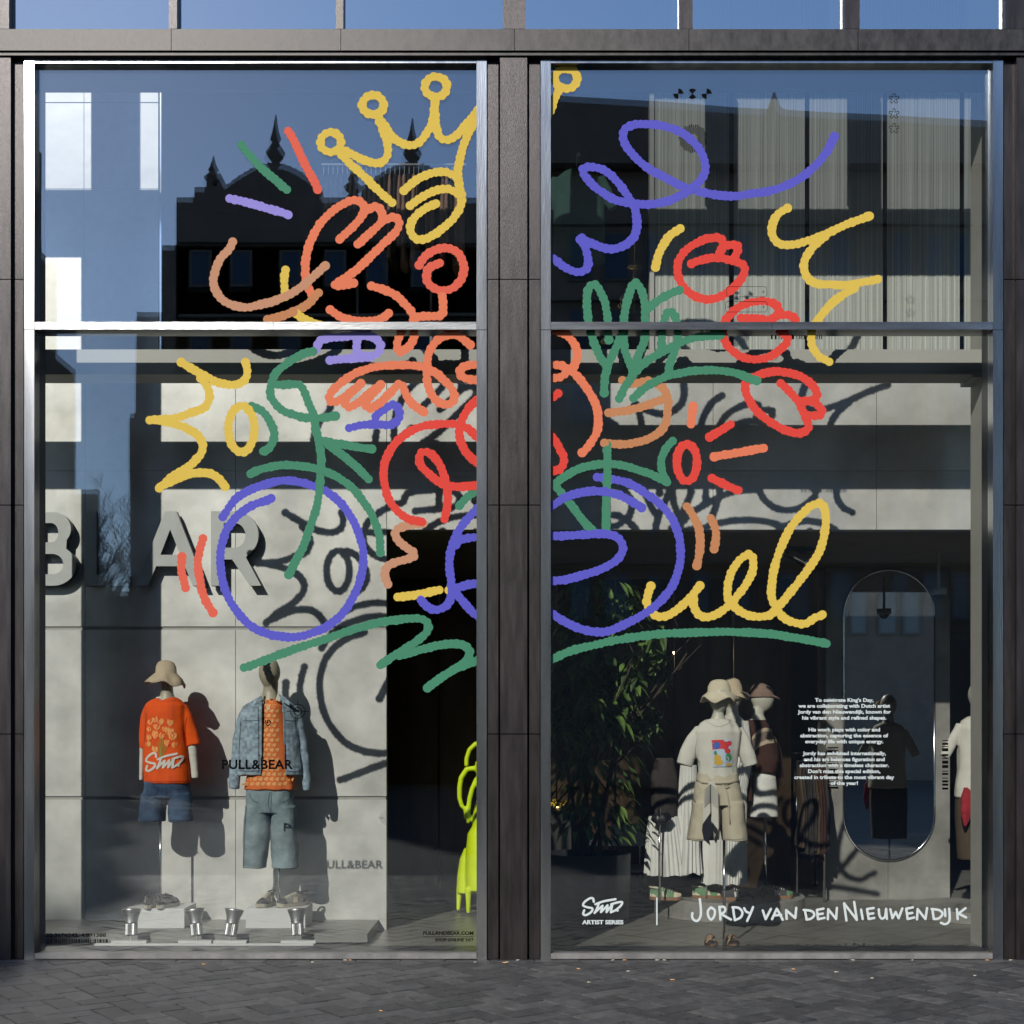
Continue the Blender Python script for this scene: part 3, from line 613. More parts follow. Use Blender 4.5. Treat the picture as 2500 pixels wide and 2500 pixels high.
smooth('lettering', 2, 'white_vinyl', [[(-40, 1075), (-18, 1140)], [(-18, 1140), (22, 1062)], [(30, 1140), (48, 1100), (66, 1062)], [(66, 1062), (88, 1100), (110, 1145)], [(45, 1112), (98, 1108)],
 [(140, 1138), (136, 1072)], [(136, 1072), (205, 1132)], [(205, 1132), (212, 1055)],
 [(278, 1076), (290, 1140)], [(268, 1070), (330, 1080), (348, 1108), (325, 1135), (290, 1143)], [(368, 1072), (376, 1140)], [(376, 1140), (425, 1130)], [(368, 1070), (418, 1060)], [(373, 1104), (412, 1098)],
 [(450, 1140), (453, 1065)], [(453, 1065), (512, 1138)], [(512, 1138), (518, 1055)],
 [(590, 1150), (572, 1020)], [(572, 1020), (668, 1145)], [(668, 1145), (648, 1010)], [(700, 1068), (712, 1138)],
 [(745, 1065), (757, 1138)], [(757, 1138), (800, 1130)], [(745, 1063), (795, 1055)], [(750, 1101), (792, 1096)], [(833, 1065), (838, 1110), (855, 1135), (880, 1120), (888, 1062)], [(888, 1062), (894, 1136)],
 [(920, 1065), (936, 1132)], [(936, 1132), (960, 1085)], [(960, 1085), (982, 1132)], [(982, 1132), (1010, 1058)], [(1040, 1062), (1050, 1138)], [(1050, 1138), (1100, 1126)], [(1040, 1060), (1090, 1050)], [(1045, 1098), (1085, 1092)],
 [(1120, 1140), (1125, 1063)], [(1125, 1063), (1184, 1138)], [(1184, 1138), (1196, 1055)], [(1236, 1065), (1246, 1135)], [(1230, 1062), (1290, 1072), (1312, 1100), (1285, 1132), (1246, 1138)],
 [(1330, 1065), (1333, 1115)], [(1362, 1060), (1366, 1120), (1360, 1158), (1332, 1176), (1300, 1166)], [(1420, 1062), (1426, 1138)], [(1485, 1056), (1430, 1098)], [(1432, 1096), (1490, 1126)]], 2.9, T8, Z, label='handwritten words VAN DEN NIEUWENDIJK')
LOGO = [[(385, 1165), (378, 1135), (350, 1132), (300, 1165), (285, 1200), (330, 1218), (372, 1228), (360, 1262), (312, 1290), (285, 1280), (295, 1245)], [(400, 1188), (480, 1160), (590, 1140)], [(430, 1188), (412, 1235), (392, 1270)],
 [(400, 1262), (440, 1225), (468, 1202)], [(468, 1202), (452, 1262)], [(452, 1262), (490, 1225), (515, 1198)], [(515, 1198), (505, 1262)], [(505, 1262), (540, 1215), (560, 1190)], [(560, 1190), (545, 1262)], [(548, 1188), (610, 1170), (652, 1168), (640, 1200), (595, 1240), (545, 1264)], [(607, 1246), (609, 1248)]]
smooth('logo', 2, 'white_vinyl', LOGO, 2.7, T5, ZZ, label='slanted white brush logo')
smooth('lettering', 2, 'white_vinyl', [[(980, 1130), (980, 1380)]], 1.7, T5, ZZ, True)
def text_mesh(s, bold=0.0, spacing=1.0):
    cu = bpy.data.curves.new("t", 'FONT'); cu.body = s; cu.size = 1; cu.offset = bold; cu.space_character = spacing; cu.resolution_u = 3
    ob = bpy.data.objects.new("t", cu); COL.objects.link(ob); bpy.context.view_layer.update()
    me = bpy.data.meshes.new_from_object(ob.evaluated_get(bpy.context.evaluated_depsgraph_get())); bpy.data.objects.remove(ob)
    b = nb(); b.from_mesh(me); bpy.data.meshes.remove(me)
    return b
def text(s, x0, x1, y0, y1, m, parent, bold=.02, fn=fglass, spacing=1.0, name='lettering', cap=None, scale=None, rot=False):
    """fit the text into pixel box x0..x1 ; y0..y1 is the cap height band"""
    b = text_mesh(s, bold, spacing)
    xs = [v.co.x for v in b.verts]; a, c = min(xs), max(xs); H = .73
    sx = (x1-x0)/(c-a); sy = (y1-y0)/H
    for v in b.verts: v.co = fn(x0+(v.co.x-a)*sx, y1-v.co.y*sy, .0013) if not rot else fn(x0-(-v.co.y)*0+x0*0+(x0+v.co.y*(x1-x0)/H), y0+(v.co.x-a)/(c-a)*(y1-y0), .0009)
    return mk(name, b, M[m], parent)
text("PULL&BEAR", 542, 715.5, 1854, 1877, 'black_vinyl', WIN[1], .03, spacing=1.05)
text("PULLANDBEAR.COM", 1033, 1156, 2273.5, 2282, 'black_vinyl', WIN[1], .03)
text("SHOP ONLINE 24/7", 1062.5, 1156, 2290.5, 2298, 'black_vinyl', WIN[1], .03)
text("52.3676242, 4.891388", 113, 259, 2278, 2287, 'black_vinyl', WIN[1], .02)
smooth('lettering', 1, 'black_vinyl', [[(1033.5, 2286.5), (1156, 2286.5)]], .5, straight=True)
text("ARTIST SERIES", 1421, 1522, 2246, 2256, 'white_vinyl', WIN[2], .04)
PAR = [("To celebrate King's Day,", 1708.7), ("we are collaborating with Dutch artist", 1722.9), ("Jordy van den Nieuwendijk, known for", 1737.4), ("his vibrant style and refined shapes.", 1752),
 ("His work plays with color and", 1780.9), ("abstraction, capturing the essence of", 1795.3), ("everyday life with unique energy.", 1809.8), ("Jordy has exhibited internationally,", 1838.7), ("and his art balances figuration and", 1853.3),
 ("abstraction with a timeless character.", 1867.8), ("Don't miss this special edition,", 1882.4), ("created in tribute to the most vibrant day", 1897), ("of the year!", 1911.4)]
def textw(s, bold):
    b = text_mesh(s, bold); xs = [v.co.x for v in b.verts]; r = max(xs)-min(xs); b.free(); return r
ref = 224/textw(PAR[1][0], .032)
bmj = nb(); allm = []
for s, yc in PAR:
    wd = textw(s, .032)*ref; allm.append(text(s, 2061-wd/2, 2061+wd/2, yc-4.4, yc+4.6, 'white_vinyl', WIN[2], .032, name='text_line'))
def merge(objs, name, m, parent, label):
    b = nb()
    for o in objs:
        me = o.data; n0 = len(b.verts); b.from_mesh(me); b.verts.ensure_lookup_table()
        off = wloc(o)
        for v in b.verts[n0:]: v.co += off
        bpy.data.objects.remove(o); bpy.data.meshes.remove(me)
    r = mk(name, b, M[m], parent); r['label'] = label; return r
merge(allm, 'text_block', 'white_vinyl', WIN[2], 'centred white paragraph about the artist')
# barcodes, target, checker discs, sunburst, asterisks, outlined boxes
def bars(win, x0, x1, y0, y1, n, vert=True, m='black_vinyl', seed=1):
    bm = nb(); rg = random.Random(seed); L = (x1-x0) if vert else (y1-y0); t = 0
    while t < L-1:
        wd = rg.choice((.8, 1.2, 2, 3))*L/n/2.4; e = min(t+wd, L)
        q = [(x0+t, y0), (x0+e, y0), (x0+e, y1), (x0+t, y1)] if vert else [(x0, y0+t), (x1, y0+t), (x1, y0+e), (x0, y0+e)]
        bm.faces.new([bm.verts.new(fglass(a, b, .0003)) for a, b in q][::-1]); t = e+rg.choice((1, 1.5, 2.2))*L/n/2
    mk('barcode', bm, M[m], WIN[win])
bars(1, 115, 265, 2293, 2302, 48, seed=4)
bars(2, 1882, 2011, 818, 828.5, 26, seed=5); bars(2, 2300, 2315, 1807, 1928, 20, False, seed=6); bars(2, 2020, 2047, 1824, 1932, 18, False, seed=8)
def circ(cx, cy, r, n=28): return [(cx+r*math.cos(2*math.pi*i/n), cy+r*math.sin(2*math.pi*i/n)) for i in range(n+1)]
smooth('target_mark', 1, 'black_vinyl', [circ(727, 1736.5, 17.5), circ(727, 1736.5, 9.5), [(700, 1736.5), (718, 1736.5)], [(736, 1736.5), (755, 1736.5)], [(727, 1710), (727, 1727)], [(727, 1746), (727, 1763)]], .75, straight=True)
smooth('target_dot', 1, 'black_vinyl', [[(727, 1736), (727.2, 1736.6)]], 3, straight=True)
def sector(bm, cx, cy, r0, r1, a0, a1, n=8, o=.0009):
    p = [(cx+r1*math.cos(a0+(a1-a0)*i/n), cy+r1*math.sin(a0+(a1-a0)*i/n)) for i in range(n+1)]
    p += [(cx+r0*math.cos(a1+(a0-a1)*i/n), cy+r0*math.sin(a1+(a0-a1)*i/n)) for i in range(n+1)] if r0 > 0 else [(cx, cy)]
    bm.faces.new([bm.verts.new(fglass(x, y, o)) for x, y in p][::-1])
bm = nb()
for i, cx in enumerate((1656, 1690.5, 1725)):
    for k in (0, 2): a = (k+ (1 if i != 1 else .5))*math.pi/2; sector(bm, cx, 229, 0, 12.5, a, a+math.pi/2)
mk('checker_disc', bm, M['black_vinyl'], WIN[2])
bm = nb()
for k in range(40): a = 2*math.pi*k/40; sector(bm, 1692, 338.5, 11, 33+(k % 3)*1.5, a, a+.085, 2)
mk('sunburst_mark', bm, M['black_vinyl'], WIN[2])
ast = []
for cy in (241, 278, 314):
    p = []
    for k in range(10):
        a = -math.pi/2+math.pi*k/5
        if k % 2 == 0:
            for s in (-.24, .24): p.append((2182.5+12.5*math.cos(a+s), cy+12.5*math.sin(a+s)))
        else: p.append((2182.5+4.6*math.cos(a), cy+4.6*math.sin(a)))
    ast.append(p+[p[0]])
smooth('asterisk_mark', 2, 'black_vinyl', ast, .6, straight=True)
def rr(x0, y0, x1, y1, r):
    p = []
    for cx, cy, a in ((x1-r, y0+r, -90), (x1-r, y1-r, 0), (x0+r, y1-r, 90), (x0+r, y0+r, 180)):
        p += [(cx+r*math.cos(math.radians(a+t)), cy+r*math.sin(math.radians(a+t))) for t in (0, 30, 60, 90)]
    return p+[p[0]]
smooth('frame_mark', 2, 'black_vinyl', [rr(1774, 700, 1872, 725, 6), rr(1771, 736.5, 1873, 762, 6), [(1860, 713), (1867, 713)], [(1863.5, 709.5), (1863.5, 716.5)], [(1860, 749.5), (1867, 749.5)], [(1863.5, 746), (1863.5, 753)], [(1775, 749.5), (1782, 749.5)]], .5, straight=True)
# ------------------------------------------------------------------ garments, mannequins
def fuse(bm, voxel=.008, smooth_it=4, wr=0.0, wf=(9, 9, 3), seed=0, fold=0.0, ff=30):
    """blend overlapping closed shapes to one skin, then crease it"""
    me = bpy.data.meshes.new("f"); bmesh.ops.recalc_face_normals(bm, faces=bm.faces[:]); bm.to_mesh(me); bm.free()
    ob = bpy.data.objects.new("f", me); COL.objects.link(ob)
    r = ob.modifiers.new("r", 'REMESH'); r.mode = 'VOXEL'; r.voxel_size = voxel
    s = ob.modifiers.new("s", 'SMOOTH'); s.iterations = smooth_it; s.factor = .5
    bpy.context.view_layer.update()
    m2 = bpy.data.meshes.new_from_object(ob.evaluated_get(bpy.context.evaluated_depsgraph_get()))
    bpy.data.objects.remove(ob); bpy.data.meshes.remove(me)
    b = nb(); b.from_mesh(m2); bpy.data.meshes.remove(m2); b.normal_update()
    if wr or fold:
        for v in b.verts:
            c = v.co; d = 0
            if wr:
                n = noise.noise(Vector((c.x*wf[0]+seed, c.y*wf[1], c.z*wf[2]))); n2 = noise.noise(Vector((c.x*wf[0]*2.3, c.y*wf[1]*2.3+seed, c.z*wf[2]*2.6)))
                d += wr*(n+.45*n2-.35*abs(noise.noise(Vector((c.x*7+c.z*9+seed, c.y*7, c.z*7-c.x*5)))))
            if fold:
                a = noise.noise(Vector((c.x*6+seed, c.y*6, c.z*1.2)))*2.2; d += fold*math.sin((c.x+c.y*.7)*ff+a*2)
            c += v.normal*d
    return b
class Man:
    """px-space builder for one figure standing at depth d"""
    def __init__(s, d): s.d = d; s.k = (1+d/DIST)/PPM
    def p(s, x, y, dd=0): return P(x, y, s.d+dd)
    def rows(s, rows):
        out = []
        for r in rows:
            y, xl, xr, ry = r[:4]; dd = r[4] if len(r) > 4 else 0
            out.append((s.p((xl+xr)/2, y, dd), (xr-xl)/2*s.k, ry))
        return out
    def loft(s, bm, rows, **k): loft(bm, s.rows(rows), **k)
    def tube(s, bm, pts, flat=.8, n=16):
        """pts: (x, y, radius_px, dd)"""
        tube(bm, [s.p(q[0], q[1], q[3] if len(q) > 3 else 0) for q in pts], [q[2]*s.k for q in pts], n, True, 0, flat)
def project_fn(bvh, d, side=-1, off=.0025):
    """pixel -> point on the cloth seen along +Y"""
    s0 = (1+d/DIST)/PPM
    def f(x, y, o=0):
        c = Vector((0, -DIST, EYE)); t = (P(x, y, d)-c).normalized()
        h = bvh.ray_cast(c+t*(DIST-.5), t, 6)
        if h[0] is None: return P(x, y, d)+Vector((0, -.1, 0))
        return h[0]-t*(off+o)
    return f
def patch(bm, poly, f, mi=0, o=0.0, sub=5):
    """fill a pixel polygon as a triangulated sheet wrapped onto cloth"""
    from mathutils.geometry import delaunay_2d_cdt
    pts = [Vector(p) for p in poly]; xs = [p.x for p in pts]; ys = [p.y for p in pts]; n = len(pts)
    dense = []
    for i in range(n):
        a, b2 = pts[i], pts[(i+1) % n]; k = max(1, int((b2-a).length/sub))
        dense += [a.lerp(b2, j/k) for j in range(k)]
    def inside(q):
        c = False; j = len(dense)-1
        for i in range(len(dense)):
            a, b2 = dense[i], dense[j]
            if (a.y > q.y) != (b2.y > q.y) and q.x < (b2.x-a.x)*(q.y-a.y)/(b2.y-a.y)+a.x: c = not c
            j = i
        return c
    inner = []
    x = min(xs)+sub/2
    while x < max(xs):
        y = min(ys)+sub/2
        while y < max(ys):
            q = Vector((x, y))
            if inside(q) and min((q-e).length for e in dense) > sub*.45: inner.append(q)
            y += sub
        x += sub
    V, E, F, *_ = delaunay_2d_cdt(dense+inner, [], [list(range(len(dense)))], 1, 1e-5)
    vs = [bm.verts.new(f(v.x, v.y, o)) for v in V]
    for t in F:
        try: bm.faces.new([vs[i] for i in t][::-1]).material_index = mi
        except ValueError: pass
def head(bm, M_, x, y, rx, ry, rz, fwd=-1, dd=0, jaw=.72):
    """egg shaped shell head; x,y pixel centre, radii in metres; fwd direction along Y or X via vector"""
    c = M_.p(x, y, dd); rings = []
    for i in range(15):
        t = -1+2*i/14; zz = t*rz; w = math.sqrt(max(0, 1-t*t))
        s = w*(1 if t > -.1 else 1-(abs(t)-.1)*(1-jaw)*.55)
        rings.append((c+Vector((0, fwd*.012*(-t) if t < 0 else 0, zz)), max(.004, rx*s), max(.004, ry*s)))
    loft(bm, rings, n=24, e=2.05)
rng_h = random.Random(12)
def hat(bm, M_, x, ytop, ybrimtop, ybrim, wtop, wcrown, wbrim, dd=0, tilt=0, seed=0, fray=.004):
    """bucket hat: crown then wavy flared brim, thin double wall"""
    k = M_.k; n = 96; prof = []
    for y, wpx, wave in ((ytop, wtop*.15, 0), (ytop+1, wtop*.45, 0), (ytop+3.5, wtop*.72, 0), (ytop+8, wtop*.9, 0), (ytop+14, wtop, 0), ((ytop*.5+ybrimtop*.5), (wtop+wcrown)/2, 0), (ybrimtop, wcrown, 0), (ybrimtop+(ybrim-ybrimtop)*.12, wcrown+(wbrim-wcrown)*.16, .1), (ybrimtop+(ybrim-ybrimtop)*.5, wcrown+(wbrim-wcrown)*.62, .5), (ybrim, wbrim, 1)):
        prof.append((y, wpx/2*k, wave))
    R = []
    for y, r, wv in prof:
        ring_ = []
        for i in range(n):
            a = 2*math.pi*i/n
            q = noise.noise(Vector((math.cos(a)*1.7+seed, math.sin(a)*1.7, wv)))
            h = wv*(.011*math.sin(3*a+seed)+.009*math.sin(5*a+seed*2)+.016*q*2); rr = r*(1+.14*wv*q)+(wv == 1)*fray*rng_h.uniform(-1, 1)
            c = M_.p(x+tilt*(y-ytop)*.0, y, dd)
            ring_.append(bm.verts.new((c.x+rr*math.cos(a), c.y+rr*math.sin(a)*.95, c.z+h+tilt*math.cos(a)*r*(.3+.7*wv))))
        R.append(ring_)
    bm.faces.new(R[0])
    for a, b in zip(R, R[1:]):
        for i in range(n): j = (i+1) % n; bm.faces.new((a[i], b[i], b[j], a[j]))
def solid(o, t=.003):
    m = o.modifiers.new("thick", 'SOLIDIFY'); m.thickness = t; m.offset = 0
def stand(parent, M_, x, ytop, ybase, r=.009, dd=0, base=True):
    bm = nb(); a = M_.p(x, ytop, dd); b_ = M_.p(x, ybase, dd)
    cyl(bm, a, b_, r); mk('pole', bm, M['chrome'], parent, True)
def art(poly): return poly
ZM = 3.864
def R1(l): return [(300+x/ZM, 1580+y/ZM) for x, y in l]
def R2(l): return [(1550+x/ZM, 1600+y/ZM) for x, y in l]
def row1(l): return [(1580+y/ZM, 300+a/ZM, 300+b/ZM)+tuple(r) for y, a, b, *r in l]
def row2(l): return [(1600+y/ZM, 1550+a/ZM, 1550+b/ZM)+tuple(r) for y, a, b, *r in l]
def tb1(l): return [(300+x/ZM, 1580+y/ZM, r/ZM)+tuple(q) for x, y, r, *q in l]
def tb2(l): return [(1550+x/ZM, 1600+y/ZM, r/ZM)+tuple(q) for x, y, r, *q in l]
def bvh_of(o):
    me = o.data; off = wloc(o)
    return BVHTree.FromPolygons([v.co+off for v in me.vertices], [p.vertices[:] for p in me.polygons])

# ---- mannequin A: orange tee seen from behind
A = Man(.90)
T = empty('mannequin', A.p(391, 2213), 'mannequin seen from behind in frayed sun hat, orange tulip tee and dark denim shorts', 'mannequin')
bm = nb(); A.loft(bm, row1([(300, 345, 480, .07), (380, 362, 470, .055), (440, 360, 475, .058), (500, 330, 500, .075), (560, 250, 570, .09)])); 
b = fuse(bm, .008, 3); mk('body', b, M['skin'], T, True)
bm = nb(); hat(bm, A, 405.5, 1612.5, 1643, 1671, 46, 50, 96, -.005, -.10, 1.0); o = mk('hat', bm, M['straw'], T, True); solid(o)
bm = nb(); A.loft(bm, row1([(478, 330, 490, .06), (500, 270, 545, .085), (545, 215, 600, .11), (620, 205, 600, .12), (800, 205, 600, .125), (1000, 200, 620, .13), (1285, 205, 645, .135)]))
A.tube(bm, tb1([(250, 560, 50), (215, 650, 52), (195, 800, 50), (188, 955, 34)]), .9); A.tube(bm, tb1([(560, 560, 55), (600, 660, 60), (640, 800, 66), (668, 925, 66)]), .8)
b = fuse(bm, .008, 3, .011, (8, 8, 3.2), 3.0, .002, 30); tee = mk('t_shirt', b, M['orange'], T, True)
bm = nb(); A.tube(bm, tb1([(178, 940, 20), (175, 1100, 20), (170, 1256, 19)]), .9); A.tube(bm, tb1([(650, 930, 42), (665, 1050, 38), (682, 1235, 32)]), .9)
b = fuse(bm, .006, 2, .003, (10, 10, 14), 5); mk('under_sleeve', b, M['cotton'], T, True)
bm = nb(); A.loft(bm, row1([(470, 318, 492, .062), (484, 312, 500, .068)]), cap=False); mk('collar', bm, M['cotton'], T, True)
bm = nb(); A.loft(bm, row1([(1250, 200, 620, .12), (1330, 195, 632, .125), (1420, 180, 645, .125)]))
A.loft(bm, row1([(1380, 170, 415, .115), (1500, 160, 405, .11), (1640, 150, 395, .105)])); A.loft(bm, row1([(1380, 412, 645, .115), (1500, 425, 652, .11), (1640, 440, 658, .105)]))
b = fuse(bm, .007, 1, .009, (9, 9, 5), 9, .003, 26); sh_ = mk('shorts', b, M['denim'], T, True)
M['stitch_d'] = mat('denim_seam', (.02, .032, .06), .9, 0, .1); M['stitch_l'] = mat('denim_light_seam', (.24, .30, .33), .9, 0, .1); M['seam_w'] = mat('cloth_seam', (.36, .33, .27), .9, 0, .1); M['seam_o'] = mat('orange_seam', (.42, .04, .004), .9, 0, .1)
def seams(parent, M_, lines, mm, r=.55, off=.002, name='seam'):
    f_ = project_fn(bvh_of(parent), M_.d, off=off); b_ = nb(); yoff[0] = 0
    for l in lines: smooth_stroke(b_, l, r, f_)
    return mk(name, b_, M[mm], parent)
seams(sh_, A, [R1(l) for l in ([(410, 1300), (408, 1400), (405, 1470)], [(225, 1320), (232, 1385), (275, 1400), (318, 1385), (325, 1315)], [(455, 1310), (462, 1330), (505, 1342), (550, 1325), (560, 1300)], [(160, 1625), (280, 1632), (390, 1640)], [(445, 1630), (550, 1632), (650, 1622)])], 'stitch_d')
seams(tee, A, [R1(l) for l in ([(320, 500), (400, 512), (500, 498)], [(212, 1262), (400, 1268), (636, 1258)], [(600, 660), (585, 760), (592, 900)], [(225, 620), (212, 760), (205, 900)])], 'seam_o')
stand(T, A, 391.5, 2000, 2213, .010)
# printed tulips and brush logo on the back
bv = bvh_of(tee); f = project_fn(bv, A.d)
M['pr_a'] = mat("print_orange_petal", (.78, .25, .05), .8, 0, .1); M['pr_b'] = mat("print_pale_petal", (.75, .36, .10), .8, 0, .1); M['pr_c'] = mat("print_red_petal", (.66, .05, .02), .8, 0, .1); M['pr_g'] = mat("print_stem", (.30, .25, .03), .8, 0, .1); M['pr_w'] = mat("print_white", (.62, .58, .52), .8, 0, .03)
bm = nb(); rg = random.Random(4)
for i, (x0, y0) in enumerate([(340, 880), (352, 850), (375, 840), (330, 900), (405, 900), (440, 890), (300, 930)]):
    q = [(x0+(350-x0)*t+10*math.sin(t*3), y0+(1040-y0)*t) for t in (0, .33, .66, 1)]
    qq = cm([(300+a/ZM, 1580+c/ZM, 0) for a, c in q], 1.5)
    for a, c in zip(qq, qq[1:]):
        n_ = Vector((-(c-a).y, (c-a).x, 0)).normalized()*.8
        bm.faces.new([bm.verts.new(f(p.x, p.y, .0005)) for p in (a-n_, a+n_, c+n_, c-n_)]).material_index = 3
fl = [(255, 720, 26), (300, 700, 30), (355, 720, 34), (440, 735, 34), (250, 790, 26), (320, 770, 32), (400, 790, 28), (440, 820, 36), (300, 850, 38), (250, 870, 30), (365, 850, 30), (470, 860, 40), (240, 930, 28), (300, 985, 34), (420, 925, 34), (485, 940, 28)]
for i, (x, y, r) in enumerate(fl):
    for j in range(5):
        a = -math.pi/2+(j-2)*.34+rg.uniform(-.1, .1); L = r*rg.uniform(1.35, 1.9); wd = r*.55
        tip = (x+math.cos(a)*L, y+math.sin(a)*L); n_ = (-math.sin(a)*wd, math.cos(a)*wd); mid = (x+math.cos(a)*L*.45, y+math.sin(a)*L*.45)
        poly = R1([(x, y+r*.5), (mid[0]+n_[0], mid[1]+n_[1]), tip, (mid[0]-n_[0], mid[1]-n_[1])])
        bm.faces.new([bm.verts.new(f(px, py, .0008+.0002*j+.00005*i)) for px, py in poly]).material_index = (0, 1, 0, 2, 1)[(i+j) % 5]
mk('print', bm, [M['pr_a'], M['pr_b'], M['pr_c'], M['pr_g']], tee)
bm = nb(); yoff[0] = .002
def logo_pts(x0, y0, sx, sy, shear=0.0): return [[(x0+(x-275)*sx, y0+(y-1120)*sy+shear*(x-275)) for x, y in s] for s in LOGO]
for s in logo_pts(300+210/ZM, 1580+990/ZM, .245, .27, -.005): smooth_stroke(bm, s, 2.7, f)
o = mk('print', bm, M['pr_w'], tee); o['label'] = 'white brush logo'

# ---- mannequin B: open denim jacket
B = Man(.87)
T = empty('mannequin', B.p(680, 2213), 'bare headed mannequin in open pixel checked denim jacket and orange football shirt', 'mannequin')
bm = nb(); head(bm, B, 300+1383/ZM, 1580+245/ZM, .084, .10, .128, -1, 0, .6)
B.loft(bm, row1([(330, 1335, 1465, .055), (420, 1322, 1460, .056), (500, 1310, 1480, .07), (560, 1230, 1560, .09)]))
b = fuse(bm, .007, 4); mk('body', b, M['skin'], T, True)
bm = nb(); B.loft(bm, row1([(500, 1290, 1490, .075), (560, 1250, 1540, .105), (800, 1240, 1570, .115), (1150, 1190, 1600, .125), (1345, 1140, 1638, .135)]))
b = fuse(bm, .007, 3, .004, (9, 9, 2.5), 2, .0035, 42); shirt = mk('football_shirt', b, M['orange'], T, True)
M['shirt_o'] = mat("orange_shirt", (.62, .14, .03), .8, 0, .1, 10); shirt.data.materials[0] = M['shirt_o']
bm = nb()
# jacket: torso shell and two sleeves, opened down the front
B.loft(bm, row1([(470, 1300, 1480, .08), (500, 1250, 1540, .10), (545, 1160, 1610, .125), (650, 1125, 1650, .135), (900, 1100, 1675, .14), (1205, 1080, 1700, .145)]), cap=True)
B.tube(bm, tb1([(1190, 570, 55), (1140, 700, 62), (1105, 850, 58), (1075, 1020, 52), (1055, 1180, 50), (1050, 1335, 48)]), .9)
B.tube(bm, tb1([(1590, 570, 60), (1640, 700, 55), (1680, 850, 48, .02), (1705, 1020, 42, .02), (1728, 1200, 38, .02), (1738, 1350, 34, .02)]), .9)
b = fuse(bm, .007, 1, .011, (9, 9, 6), 8)
xl0, xr0 = 300+1313/ZM, 300+1502/ZM
kill = []
for fc in b.faces:
    c = fc.calc_center_median(); 
    if c.y > B.d-.015: continue
    sx = CX+c.x*PPM/(1+c.y/DIST); sy = CY-(c.z-EYE)*PPM/(1+c.y/DIST); t = (sy-(1580+500/ZM))/(180)
    lo = xl0+(-2*t if t > 0 else 12*t*-1*-1); hi = xr0+8*max(t, 0)
    if lo < sx < hi: kill.append(fc)
bmesh.ops.delete(b, geom=kill, context='FACES')
# hem and neck stay thick cloth
M['denim_px'] = mat("pixel_denim", (.20, .27, .33), .85, 0, .2, 7, .12, 300, c2=(.26, .34, .40), spec=.2)
t = M['denim_px'].node_tree; N = t.nodes; L = t.links; pb = N["Principled BSDF"]
co = N.new("ShaderNodeTexCoord"); vm = N.new("ShaderNodeVectorMath"); vm.operation = 'SNAP'; vm.inputs[1].default_value = (.022, .6, .022)
wn = N.new("ShaderNodeTexWhiteNoise"); mr = N.new("ShaderNodeMapRange"); mr.inputs[3].default_value = .72; mr.inputs[4].default_value = 1.25
mx = N.new("ShaderNodeMix"); mx.data_type = 'RGBA'; mx.blend_type = 'MULTIPLY'; mx.inputs[0].default_value = 1
L.new(co.outputs["Object"], vm.inputs[0]); L.new(vm.outputs[0], wn.inputs[0]); L.new(wn.outputs[0], mr.inputs[0])
old = pb.inputs["Base Color"].links[0].from_socket; L.new(old, mx.inputs[6]); L.new(mr.outputs[0], mx.inputs[7]); L.new(mx.outputs[2], pb.inputs["Base Color"])
jk = mk('denim_jacket', b, M['denim_px'], T, True); solid(jk, .006)
seams(jk, B, [R1(l) for l in ([(1120, 690), (1200, 694), (1290, 690)], [(1530, 690), (1600, 694), (1650, 690)], [(1085, 1165), (1190, 1170), (1290, 1162)], [(1540, 1165), (1620, 1172), (1690, 1162)], [(1275, 560), (1278, 800), (1280, 1180)], [(1110, 700), (1100, 900), (1092, 1150)], [(1520, 560), (1522, 800), (1530, 1180)])], 'stitch_d', .5, .006)
bj = bvh_of(jk); fj = project_fn(bj, B.d, off=.005)
bm = nb()
for l in ([(1300, 455), (1240, 540), (1258, 545), (1318, 500)], [(1465, 440), (1530, 470), (1580, 520), (1570, 550), (1500, 510)]):
    q = [B.p(x, y, -.12) for x, y in R1(l)]; bm.faces.new([bm.verts.new(p) for p in q])
o = mk('collar', bm, M['denim_px'], jk); solid(o, .01)
bm = nb()
for x, y in ((1277, 666), (1277, 850), (1282, 1018), (1268, 1170)): revolve(bm, [(0, -.006), (.008, -.005), (.009, 0)], fj(*R1([(x, y)])[0], 0), 12, axis=(0, 1, 0))
mk('button', bm, M['chrome'], jk)
fs = project_fn(bvh_of(shirt), B.d, off=.002)
M['shirt_p'] = mat("shirt_pale_motif", (.70, .34, .13), .8, 0, .1)
bm = nb(); rr_ = 0
for yy in range(520, 1345, 46):
    for xx in range(1150+(23 if rr_ % 2 else 0), 1640, 52):
        lim = (1318, 1495) if yy < 1190 else (1150, 1630)
        if lim[0] < xx < lim[1]-10:
            c = R1([(xx, yy)])[0]; sector_pts = [(c[0]+8*math.cos(a), c[1]+8*math.sin(a)) for a in [math.pi*1.06+(math.pi*.62)*i/5 for i in range(6)]]+[(c[0]+1, c[1]+2)]
            bm.faces.new([bm.verts.new(fs(x, y, .001)) for x, y in sector_pts][::-1])
    rr_ += 1
mk('print', bm, M['shirt_p'], shirt)
bm = nb(); yoff[0] = .0015
for s in ([(1345, 690), (1350, 715)], [(1362, 686), (1365, 715)], [(1378, 690), (1392, 700), (1392, 715)], [(1352, 730), (1368, 742), (1385, 728)]): smooth_stroke(bm, R1(s), 1.3, fs, True)
mk('crest', bm, M['black_vinyl'], shirt)
bm = nb(); yoff[0] = .0015
for s in ([(1325, 525), (1377, 580), (1455, 500)], ): smooth_stroke(bm, R1(s), 2.6, fs, True)
mk('neck_trim', bm, M['cotton'], shirt)
bm = nb()
for l in ([(1292, 430), (1310, 415), (1330, 520), (1318, 545)], [(1440, 500), (1468, 415), (1492, 455), (1485, 510)]):
    bm.faces.new([bm.verts.new(B.p(x, y, -.105)) for x, y in R1(l)])
